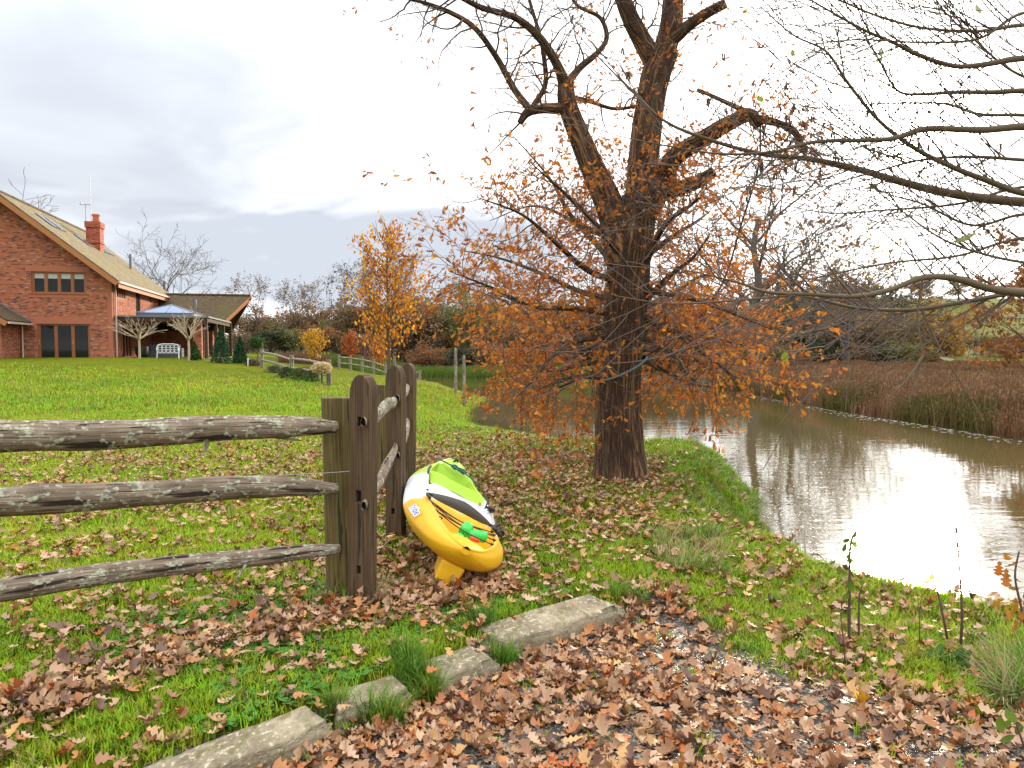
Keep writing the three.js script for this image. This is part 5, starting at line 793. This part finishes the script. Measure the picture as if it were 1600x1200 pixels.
// ---------------------------------------------------------------- reeds
{
  const R = rng(14), g = new Geo();
  for (let k = 0; k < 16; k++) { const x = (R() - 0.5) * 0.5, z = (R() - 0.5) * 0.5, h = 0.6 + 0.5 * R(), lx = (R() - 0.5) * 0.35, lz = (R() - 0.5) * 0.35, w = 0.008, a = R() * 3.14, c = Math.cos(a) * w, s = Math.sin(a) * w; const i = g.v(x - c, 0, z - s, 0, 0.3, 1, 0, 0), j = g.v(x + c, 0, z + s, 0, 0.3, 1, 1, 0), m = g.v(x + lx * 0.5 + c, h * 0.6, z + lz * 0.5 + s, 0, 0.3, 1, 1, 0.6), m2 = g.v(x + lx * 0.5 - c, h * 0.6, z + lz * 0.5 - s, 0, 0.3, 1, 0, 0.6), t = g.v(x + lx, h, z + lz, 0, 0.3, 1, 0.5, 1); g.i.push(i, j, m, i, m, m2, m2, m, t); const hx = x + lx * 0.9, hz = z + lz * 0.9, hy = h * 0.95, q = V(hx, hy, hz); g.quad(q, V(0.02, 0.004, 0.02 * (R() - 0.5)), V(0.01, 0.06, 0)); g.quad(V(x + lx * 0.6, h * 0.55, z + lz * 0.6), V(0.10 * (R() - 0.5), 0.09, 0.10 * (R() - 0.5)), V(0.006, 0.004, 0.006)); }
  const geo = g.build(true), ms = [], cs = [], reedMat = new THREE.MeshPhysicalMaterial({ roughness: 1, specularIntensity: 0.1, side: THREE.DoubleSide });
  const tone = [C(0.24, 0.128, 0.07), C(0.19, 0.10, 0.055), C(0.29, 0.175, 0.10), C(0.17, 0.115, 0.05)];
  const put = (x, z, sc, edge) => { ms.push(new THREE.Matrix4().compose(V(x, ground(x, z) - 0.03, z), new THREE.Quaternion().setFromAxisAngle(V(0, 1, 0), R() * 6.28), V(sc * 1.2, sc, sc * 1.2))); const c = edge ? C(0.11, 0.10, 0.03) : tone[Math.floor(R() * 4)].clone(); cs.push(c.multiplyScalar(0.8 + 0.4 * R())); };
  for (let k = 0; k < 90000 && ms.length < 30000; k++) { const x = mix(2, 60, R()), z = -mix(17, 62, R() * 0.98); const px = 800 + F * x / -z; if (px < 1125 || px > 1750) continue; const s = shoreDistance(x, z); if (s < 0.15) continue; const n = noise(x * 0.5, z * 0.5); const edge = s < 0.9 && n > 0.45; put(x, z, (s < 1 ? 0.55 + 0.4 * s : 0.95) * (0.8 + 0.4 * n), edge && R() < 0.7); }
  tag(scatter('reed_bed', geo, reedMat, ms, scene, cs), 'bed of reddish brown dead reeds along the far bank', 'reeds');
  // rushes on the near bank behind the oak
  const ms2 = [], cs2 = []; for (let k = 0; k < 500; k++) { const q = onLevel(mix(735, 935, R()), mix(640, 716, R()), YW + 0.1), s = shoreDistance(q.x, q.z); if (s < -0.3 || s > 0.8) continue; ms2.push(new THREE.Matrix4().compose(V(q.x, Math.max(ground(q.x, q.z), YW - 0.1), q.z), new THREE.Quaternion().setFromAxisAngle(V(0, 1, 0), R() * 6.28), V(0.5, 0.42 * (0.6 + 0.6 * R()), 0.5))); cs2.push((R() < 0.6 ? C(0.17, 0.11, 0.075) : C(0.12, 0.14, 0.04)).clone()); }
  tag(scatter('shore_rushes', geo, reedMat, ms2, scene, cs2), 'dry brown rushes along the near shore left of the oak', 'rushes');
  // far bank grasses left
  const ms3 = [], cs3 = []; for (let k = 0; k < 6000; k++) { const x = mix(-16, 6, R()), z = -mix(50, 68, R()), s = shoreDistance(x, z); if (s < 0.1) continue; ms3.push(new THREE.Matrix4().compose(V(x, ground(x, z), z), new THREE.Quaternion(), V(1, 0.5 + 0.35 * R(), 1))); cs3.push((s < 3.5 ? C(0.11, 0.17, 0.03) : C(0.17, 0.10, 0.06)).clone().multiplyScalar(0.8 + 0.5 * R())); }
  tag(scatter('bank_grass', geo, reedMat, ms3, scene, cs3), 'rough grass and dead bracken on the far bank beyond the pond', 'grass');
}

// ---------------------------------------------------------------- grass
{
  const R = rng(7);
  const tuft = (n, len, w, spread, lean, Rr) => { const g = new Geo(); for (let k = 0; k < n; k++) { const a = Rr() * 6.28, x = (Rr() - 0.5) * spread, z = (Rr() - 0.5) * spread, h = len * (0.55 + 0.65 * Rr()), l = lean * (0.3 + Rr()) * h, c = Math.cos(a), s = Math.sin(a), ww = w * (0.7 + 0.6 * Rr()); const px = -s * ww, pz = c * ww; const i = g.v(x - px, -0.01, z - pz, -c * 0.3, 0.9, -s * 0.3, 0, 0), j = g.v(x + px, -0.01, z + pz, -c * 0.3, 0.9, -s * 0.3, 1, 0), m = g.v(x + c * l * 0.4 - px * 0.8, h * 0.65, z + s * l * 0.4 - pz * 0.8, -c * 0.3, 0.9, -s * 0.3, 0, 0.6), m2 = g.v(x + c * l * 0.4 + px * 0.8, h * 0.65, z + s * l * 0.4 + pz * 0.8, -c * 0.3, 0.9, -s * 0.3, 1, 0.6), t = g.v(x + c * l, h, z + s * l, -c * 0.3, 0.9, -s * 0.3, 0.5, 1); g.i.push(i, j, m2, i, m2, m, m, m2, t); } return g.build(); };
  const short = [tuft(14, 0.045, 0.0028, 0.075, 0.8, R), tuft(14, 0.055, 0.0026, 0.08, 1.0, R), tuft(11, 0.035, 0.0034, 0.08, 0.9, R)];
  const grassMat = leafMat({ color: C(1, 1, 1), transmission: 0.35, roughness: 0.75 });
  const lists = short.map(() => [[], []]);
  const gc = (x, z) => { const n = fbm(x * 0.35, z * 0.35, 0, 4), m = fbm(x * 2.1 + 7, z * 2.1, 0, 3), k = clamp(n * 1.5 - 0.25 + (m - 0.5) * 0.6), c = lerp3([0.20, 0.325, 0.008], [0.335, 0.405, 0.010], k), r = R(); const q = r < 0.05 ? [0.30, 0.24, 0.08] : c.map(v => v * (0.75 + 0.5 * R())); return C(...q); };
  const add = (x, z, sc) => { const v = Math.floor(R() * 3); lists[v][0].push(new THREE.Matrix4().compose(V(x, ground(x, z), z), new THREE.Quaternion().setFromAxisAngle(V(0, 1, 0), R() * 6.28), V(sc, sc * (0.7 + 0.6 * R()), sc))); lists[v][1].push(gc(x, z)); };
  const zones = [[-5.2, 2.2, 2.2, 6.0, 41000, 1], [-9.2, 4.2, 6.0, 10, 30000, 1.25], [-15.2, 4.2, 10, 17, 25000, 1.7], [-26, 2, 17, 36, 26000, 2.2], [1.2, 4.6, 3.6, 7.2, 9000, 1.15]];
  for (const [x0, x1, d0, d1, n, sc] of zones) for (let k = 0; k < n; k++) { const x = mix(x0, x1, R()), d = mix(d0, d1, R()), z = -d; if (Math.abs(x) > 0.86 * d + 0.6) continue; const s = shoreDistance(x, z); if (s < 0.12) continue; const pd = pathDist(x, z); if (pd > 0.02 && R() > 0.02 + 0.9 * sstep(0.35, 0.0, pd) * (x > 1.2 ? 0.6 : 0.15)) continue; if (onStone(x, z, 0.015)) continue; if (R() < litter(x, z) * 0.75) continue; if (R() < sstep(15, 36, d)) continue; add(x, z, sc); }
  lists.forEach(([a, b], i) => { const o = scatter('lawn_grass', short[i], grassMat, a, lawn, b); });
  // long tufts: between the kerb stones, along the bank, round the posts
  const long = [tuft(26, 0.15, 0.0032, 0.10, 0.9, R), tuft(22, 0.21, 0.003, 0.09, 1.1, R)], ll = [[[], []], [[], []]];
  const addL = (p, sc, c, tx = 0, tz = 0) => { const v = R() < 0.5 ? 0 : 1; ll[v][0].push(new THREE.Matrix4().compose(p, new THREE.Quaternion().setFromEuler(new THREE.Euler(tx, 0, tz)).multiply(new THREE.Quaternion().setFromAxisAngle(V(0, 1, 0), R() * 6.28)), V(sc, sc, sc))); ll[v][1].push(C(...c.map(q => q * (0.75 + 0.5 * R())))); };
  const G1 = [0.10, 0.21, 0.012], G2 = [0.18, 0.26, 0.02], G3 = [0.33, 0.29, 0.11];
  for (const [px, py, n, w] of [[520, 1112, 12, 0.04], [650, 1062, 22, 0.06], [665, 1080, 14, 0.06], [600, 1108, 14, 0.07], [785, 1025, 12, 0.04], [750, 988, 10, 0.06], [632, 1045, 14, 0.06], [985, 935, 10, 0.1]]) for (let k = 0; k < n; k++) { const q0 = onLevel(px, py, 0.06), x = q0.x + (R() - 0.5) * w * 2, z = q0.z + (R() - 0.5) * w * 2; addL(V(x, ground(x, z) + 0.01, z), 0.45 + 0.35 * R(), R() < 0.8 ? G1 : G2); }
  for (let k = 0; k < 5200; k++) {                                     // the steep bank, grass combed down to the water
    const i = Math.floor(R() * shore.length), [ax, az] = shore[i], [bx, bz] = shore[(i + 1) % shore.length], t = R(), x0 = mix(ax, bx, t), z0 = mix(az, bz, t); if (-z0 > 16 || x0 > 6.5 || x0 < 0) continue;
    const x = x0 + (R() - 0.5) * 2, z = z0 + (R() - 0.5) * 2, s = shoreDistance(x, z); if (s < 0.04 || s > 1.0) continue; const e = 0.15, gx = (shoreDistance(x + e, z) - s) / e, gz = (shoreDistance(x, z + e) - s) / e;
    if (-z < 6.6 && R() < 0.6) continue;
    addL(V(x, ground(x, z), z), (-z < 6.6 ? 0.25 : 0.5) + 0.35 * R(), R() < 0.62 ? G1 : R() < 0.75 ? G2 : G3, -gz * 0.8, gx * 0.8);
  }
  for (let k = 0; k < 90; k++) { const q = onGround(mix(1025, 1130, R()), mix(840, 900, R())); addL(q, 0.5 + 0.45 * R(), R() < 0.5 ? G1 : G3, 0.3 * R(), -0.4 * R()); }
  for (let k = 0; k < 70; k++) { const q = onGround(mix(1560, 1660, R()), mix(1040, 1110, R())); addL(q, 0.7 + 0.5 * R(), R() < 0.6 ? G3 : G1, 0.3, 0.3); }
  for (let k = 0; k < 60; k++) { const q = onGround(mix(500, 600, R()), mix(928, 955, R())); addL(q, 0.3 + 0.4 * R(), R() < 0.5 ? G1 : G3); }
  for (let k = 0; k < 260; k++) { const q = onGround(mix(1100, 1560, R()), mix(905, 1060, R())); if (pathDist(q.x, q.z) > 0.25 || shoreDistance(q.x, q.z) < 0.1) continue; addL(q, 0.22 + 0.3 * R(), R() < 0.6 ? G1 : G2); }
  long.forEach((g, i) => scatter('long_grass', g, grassMat, ll[i][0], lawn, ll[i][1]));
  // clover and weeds low in the lawn at the front
  const cl = new Geo(); for (let k = 0; k < 3; k++) { const a = k * 2.09, c = V(Math.cos(a) * 0.009, 0.02, Math.sin(a) * 0.009); cl.quad(c, V(Math.cos(a) * 0.010, 0.002, Math.sin(a) * 0.010), V(-Math.sin(a) * 0.009, 0.001, Math.cos(a) * 0.009)); } const cg = cl.build(), cm = [], cc = [];
  for (let k = 0; k < 9000; k++) { const x = mix(-2.9, 0.4, R()), d = mix(2.4, 4.6, R()); if (kerbSide(x, -d) < 0.1 || onStone(x, -d, 0.02) || fbm(x * 2 + 3, d * 2, 0, 3) < 0.5) continue; cm.push(place(V(x, ground(x, -d) + 0.012 * R(), -d), (R() - 0.5) * 0.6, R() * 6.28, (R() - 0.5) * 0.6, 0.8 + 0.7 * R())); cc.push(C(0.07 + 0.05 * R(), 0.2 + 0.08 * R(), 0.03)); }
  scatter('clover', cg, grassMat, cm, lawn, cc);
}

// ---------------------------------------------------------------- fallen leaves
{
  const R = rng(99), shapes = [oakLeaf(0.45, 0.6), oakLeaf(-0.5, 0.9), oakLeaf(1.0, -0.7), oakLeaf(0.2, 1.4), oakLeaf(1.5, 0.9)];
  const tones = [C(0.37, 0.20, 0.10), C(0.45, 0.285, 0.175), C(0.36, 0.145, 0.045), C(0.26, 0.125, 0.058), C(0.50, 0.28, 0.105), C(0.39, 0.235, 0.135), C(0.14, 0.07, 0.045), C(0.40, 0.115, 0.025)], weight = [5, 4, 4, 4, 2, 4, 2, 1], sum = weight.reduce((a, b) => a + b);
  const pick = () => { let r = R() * sum; for (let i = 0; i < 8; i++) { r -= weight[i]; if (r < 0) return i; } return 0; };
  const mats = tones.map(c => new THREE.MeshPhysicalMaterial({ color: c, roughness: 0.6, side: THREE.DoubleSide })), inst = new THREE.MeshPhysicalMaterial({ color: C(1, 1, 1), roughness: 0.6, side: THREE.DoubleSide });
  const lay = (x, z, lift, s) => { const y = ground(x, z) + lift; return [V(x, y, z), (R() - 0.5) * 0.75, R() * 6.28, (R() - 0.5) * 0.75, s]; };
  const run = (parent, list, name, own) => {
    list.sort((a, b) => a[0].distanceToSquared(EYE) / a[4] - b[0].distanceToSquared(EYE) / b[4]);
    const sets = shapes.map(() => [[], []]); let n = 0;
    for (const q of list) { const m = place(...q), v = Math.floor(R() * 5), i = pick(); const seen = Math.abs(q[0].x) < 0.7 * -q[0].z && q[0].z < -2.45; if (n < own && seen) { n++; part('leaf', shapes[v], mats[i], parent).applyMatrix4(m); } else { sets[v][0].push(m); sets[v][1].push(tones[i].clone().multiplyScalar(0.75 + 0.5 * R())); } }
    shapes.forEach((g, i) => scatter(name, g, inst, sets[i][0], parent, sets[i][1]));
  };
  const onPath = []; for (let k = 0; k < 26000; k++) { const x = mix(-2, 4.6, R()), d = mix(2.0, 5.3, R()), z = -d; if (Math.abs(x) > 0.84 * d + 0.5) continue; const pd = pathDist(x, z); if (pd < -0.05 || onStone(x, z, 0.03)) continue; const bare = Math.exp(-(((x - 1.15) / 0.55) ** 2) - (((d - 3.75) / 0.42) ** 2)) + 0.5 * sstep(0.56, 0.68, fbm(x * 1.7 + 3, z * 1.7, 0, 3)); if (R() < bare * 0.9) continue; if (R() < 0.1) continue; onPath.push(lay(x, z, 0.014 + 0.035 * R() * R(), 0.045 + 0.05 * R())); }
  run(pathMesh, onPath, 'leaf_litter', 290);
  const onLawn = []; for (const [x0, x1, d0, d1, n] of [[-4.5, 2.6, 2.4, 6, 8500], [-7, 3.5, 6, 14, 30000], [1.0, 4.4, 3.6, 7, 2600]]) for (let k = 0; k < n; k++) { const x = mix(x0, x1, R()), d = mix(d0, d1, R()), z = -d; if (Math.abs(x) > 0.84 * d + 0.5) continue; if (pathDist(x, z) > -0.02 || shoreDistance(x, z) < 0.1) continue; if (onStone(x, z, 0.03)) continue; if (R() > litter(x, z) * (d > 6 ? 0.8 : 0.75)) continue; onLawn.push(lay(x, z, 0.03 + 0.03 * R() + (d > 6 ? 0.015 : 0), 0.045 + 0.045 * R())); }
  // a drift of leaves before the fence
  for (let k = 0; k < 950; k++) { const t = mix(-0.55, 2.5, R()), s = 0.95 + 0.13 * Math.sin(t * 2) + (R() + R() + R() - 1.5) * 0.28, x = KA.x + KD.x * t + KD.z * s, z = KA.z + KD.z * t - KD.x * s; if (!onStone(x, z, 0.05)) onLawn.push(lay(x, z, 0.025 + 0.05 * R(), 0.05 + 0.05 * R())); }
  for (let k = 0; k < 260; k++) { const q = onGround(mix(595, 760, R()), mix(845, 940, R())); onLawn.push(lay(q.x, q.z, 0.02 + 0.04 * R(), 0.06 + 0.05 * R())); }
  run(lawn, onLawn, 'leaf_litter', 290);
  // leaves on the kerb and on the rails
  const one = (p, c, s, label) => { const m = part(numbered('fallen_leaf'), shapes[Math.floor(R() * 5)], c, scene); m.applyMatrix4(place(p, (R() - 0.5) * 0.5, R() * 6.28, (R() - 0.5) * 0.5, s)); tag(m, label, 'leaf'); };
  for (const [px, py, y, label] of [[812, 968, 0.18, 'brown leaf alone near the left of the largest kerb stone'], [895, 946, 0.18, 'brown leaf near the far end of the largest kerb stone'], [930, 950, 0.18, 'curled rusty leaf at the far front edge of the largest kerb stone'], [553, 1100, 0.165, 'small brown leaf on the second kerb stone'], [708, 1030, 0.155, 'brown leaf on the smallest kerb stone'], [690, 1045, 0.155, 'dark leaf scrap at the front of the smallest kerb stone'], [740, 1022, 0.155, 'brown leaf at the back of the smallest kerb stone']]) one(onLevel(px, py, y), mats[pick()], 0.065, label);
  const yl = onGround(1333, 1110); one(yl.add(V(0, 0.045, 0)), M({ color: C(0.62, 0.34, 0.01), roughness: 0.6 }), 0.09, 'single bright yellow leaf among the brown ones on the path');
  // fallen sticks
  const stick = (l, r, label) => { const P = curvePts(l.map(([x, y]) => onGround(x, y).add(V(0, 0.03, 0))), 14); tag(part(numbered('stick'), new Geo().tube(P, P.map((_, i) => mix(r, r * 0.4, i / 14)), 6).build(), matTwig, scene), label, 'stick'); };
  stick([[1135, 1150], [1160, 1172], [1185, 1192]], 0.011, 'dark fallen stick lying among leaves at the bottom of the path'); stick([[975, 930], [1000, 938], [1030, 948]], 0.014, 'short dark stick beyond the end of the kerb');
}

// ---------------------------------------------------------------- saplings and weeds by the water
{
  const R = rng(61);
  const green = leafMat({ color: C(0.09, 0.14, 0.015), transmission: 0.25 }), ochre = leafMat({ color: C(0.36, 0.17, 0.025) }), rusty = leafMat({ color: C(0.36, 0.13, 0.03) });
  const sap = (name, label, foot, pts, r, leaves, shape, mats, size) => { const p = onGround(...foot), d = -p.z / Math.cos(PITCH), t = thing(name, label, 'sapling', p), P = curvePts([V(0, -0.03, 0), ...pts.map(([x, y, o = 0]) => at(x, y, d + o).sub(p))], 20); part('stem', new Geo().tube(P, P.map((_, i) => mix(r, r * 0.5, i / 20)), 6).build(), matTwig, t); for (const [x, y, s = 1] of leaves) { const q = at(x, y, d + (R() - 0.5) * 0.1).sub(p); const lf = part('leaf', shape, mats[Math.floor(R() * mats.length)], t); lf.applyMatrix4(place(q, 0.3 + R() * 1.1, R() * 6.28, (R() - 0.5), size * s * (0.8 + 0.4 * R()))); const near = P.reduce((a, b) => a.distanceToSquared(q) < b.distanceToSquared(q) ? a : b); part('leaf_stalk', new Geo().tube([near, q], [0.0012, 0.001], 4).build(), matTwig, t); } };
  const ov = ovalLeaf(0.3), ok = oakLeaf(0.3, 0.4);
  sap('sapling', 'thin green leaved sapling standing before the bright water', [1327, 1010], [[1327, 940], [1328, 890], [1330, 845], [1338, 830]], 0.010, [[1338, 832, 0.7], [1326, 842, 0.9], [1335, 845], [1322, 850], [1329, 862, 1.2], [1321, 870], [1333, 880], [1326, 888], [1305, 876, 0.8], [1312, 884, 0.8], [1300, 892, 0.7], [1330, 905], [1322, 915, 0.8], [1326, 925], [1320, 935, 0.7]], ov, [green], 0.056);
  sap('sapling', 'shorter green leaved sapling right of the taller thin one', [1342, 1008], [[1342, 960], [1343, 930], [1348, 912]], 0.007, [[1350, 908, 0.9], [1336, 915], [1346, 922], [1350, 935, 0.8], [1338, 938, 0.8], [1330, 925, 0.7]], ov, [green], 0.05);
  sap('sapling', 'leafless brown stem in front of the green saplings', [1322, 1045], [[1318, 1000], [1314, 960], [1318, 930]], 0.004, [[1312, 985, 0.6], [1322, 1010, 0.7]], ov, [rusty], 0.03);
  sap('sapling', 'tall bare stem standing before the glare on the water', [1500, 1022], [[1503, 960], [1500, 900], [1494, 825]], 0.009, [[1510, 945, 0.5], [1496, 940, 0.5]], ov, [ochre], 0.03);
  sap('sapling', 'short twiggy sapling with ochre leaves left of the tall bare stem', [1484, 1015], [[1476, 975], [1466, 930], [1458, 898]], 0.007, [[1456, 897], [1452, 905], [1462, 918, 0.8], [1465, 930, 0.8], [1468, 945, 0.8], [1482, 960, 0.7], [1472, 965, 0.7], [1486, 940, 0.6]], ov, [ochre, rusty], 0.045);
  sap('sapling', 'small bare stem with two curled leaves at the water edge', [1437, 1015], [[1437, 980], [1437, 955]], 0.004, [[1441, 948, 1], [1433, 931, 0.8], [1440, 930, 0.8]], ov, [ochre], 0.03);
  sap('oak_sapling', 'oak sapling with yellow and orange leaves at the right edge', [1612, 1040], [[1606, 1000], [1596, 950], [1586, 900], [1592, 862]], 0.008, [[1596, 858, 1.2], [1570, 866], [1562, 878, 1.2], [1572, 888], [1590, 880], [1604, 890, 1.2], [1585, 905], [1575, 915, 0.9], [1596, 925, 1.5], [1590, 935, 1.4], [1562, 937, 0.9], [1572, 946, 0.8], [1604, 940, 1.2], [1594, 955], [1590, 972, 0.8], [1610, 915, 1.3], [1618, 870, 1.3]], ok, [ochre, rusty, ochre], 0.085);
  sap('bramble', 'green leaved bramble shoot at the lower right corner', [1615, 1190], [[1598, 1160], [1585, 1125], [1570, 1105]], 0.005, [[1572, 1108], [1590, 1105], [1562, 1118], [1580, 1125, 0.8], [1596, 1132], [1565, 1135, 0.8], [1588, 1150], [1604, 1160]], ov, [green], 0.055);
  // broad leaved dock
  const dp = onGround(1480, 1042), dk = thing('dock_plant', 'low broad leaved green weed at the edge of the path', 'weed', dp), mD = leafMat({ color: C(0.07, 0.15, 0.03), roughness: 0.8 }); for (let k = 0; k < 11; k++) { const lf = part('leaf', ovalLeaf(0.5), mD, dk); lf.applyMatrix4(place(V(0, 0.02, 0).add(V((R() - 0.5) * 0.1, 0, (R() - 0.5) * 0.06)), -0.35 - 0.5 * R(), k * 0.62 + R(), 0, 0.07 + 0.04 * R())); }
  // twigs standing in the water by the bank
  const br = thing('drowned_branch', 'thin dead branches rising from the shallow water by the bank', 'branch'); const tw = (l) => { const P = curvePts(l.map(([x, y, h]) => { const q = onLevel(x, y, YW); q.y += h; return q; }), 12); part('twig', new Geo().tube(P, P.map((_, i) => mix(0.008, 0.003, i / 12)), 5).build(), matTwig, br); };
  tw([[1252, 895, -0.05], [1246, 860, 0.02], [1242, 830, 0.06]]); tw([[1250, 880, 0.0], [1275, 870, 0.03], [1300, 890, 0.0]]); tw([[1210, 870, 0], [1225, 880, 0.05], [1222, 900, 0.02]]); tw([[1262, 905, -0.02], [1258, 850, 0.03], [1260, 800, 0.0]]);
  for (const [x, y, h] of [[1240, 838, 0.1], [1242, 856, 0.06]]) { const q = onLevel(x, y, YW); q.y += h; part('leaf', oakLeaf(0.6, 0.2), leafMat({ color: C(0.35, 0.05, 0.03) }), br).applyMatrix4(place(q, 0.6, 1, 0.3, 0.06)); }
  // flecks of scum and small leaves afloat
  const fl = [], fc = [], fg = new THREE.CircleGeometry(0.02, 6).rotateX(-Math.PI / 2); for (let k = 0; k < 2600; k++) { const near = R() < 0.55, q = near ? onLevel(mix(1010, 1300, R()), mix(715, 900, R()), YW) : onLevel(mix(900, 1600, R()), mix(640, 930, R()), YW), s = shoreDistance(q.x, q.z); if (s > -0.03) continue; if (!near && fbm(q.x * 0.8, q.z * 2.2, 0, 3) < 0.55) continue; fl.push(new THREE.Matrix4().compose(V(q.x, YW + 0.004, q.z), new THREE.Quaternion().setFromAxisAngle(V(0, 1, 0), R() * 6), V(0.25 + 0.6 * R(), 1, 0.2 + 0.5 * R()))); fc.push(R() < 0.7 ? C(0.45, 0.44, 0.40) : C(0.25, 0.13, 0.06)); }
  for (let k = 0; k < 420; k++) { const t = R(), i = 33 + Math.floor(R() * 4), [ax, az] = shore[i], [bx, bz] = shore[i + 1], x = mix(ax, bx, t) - 0.9 * R() * R(), z = mix(az, bz, t) + 0.9 * R() * R(); if (shoreDistance(x, z) > -0.02) continue; fl.push(new THREE.Matrix4().compose(V(x, YW + 0.004, z), new THREE.Quaternion(), V(1 + 2.2 * R(), 1, 0.7 + R()))); fc.push(C(0.5, 0.48, 0.44)); }
  tag(scatter('floating_scum', fg, M({ roughness: 0.6 }), fl, scene, fc), 'pale flecks and bits of leaf floating on the pond', 'scum');
}

renderer.render(scene, camera);
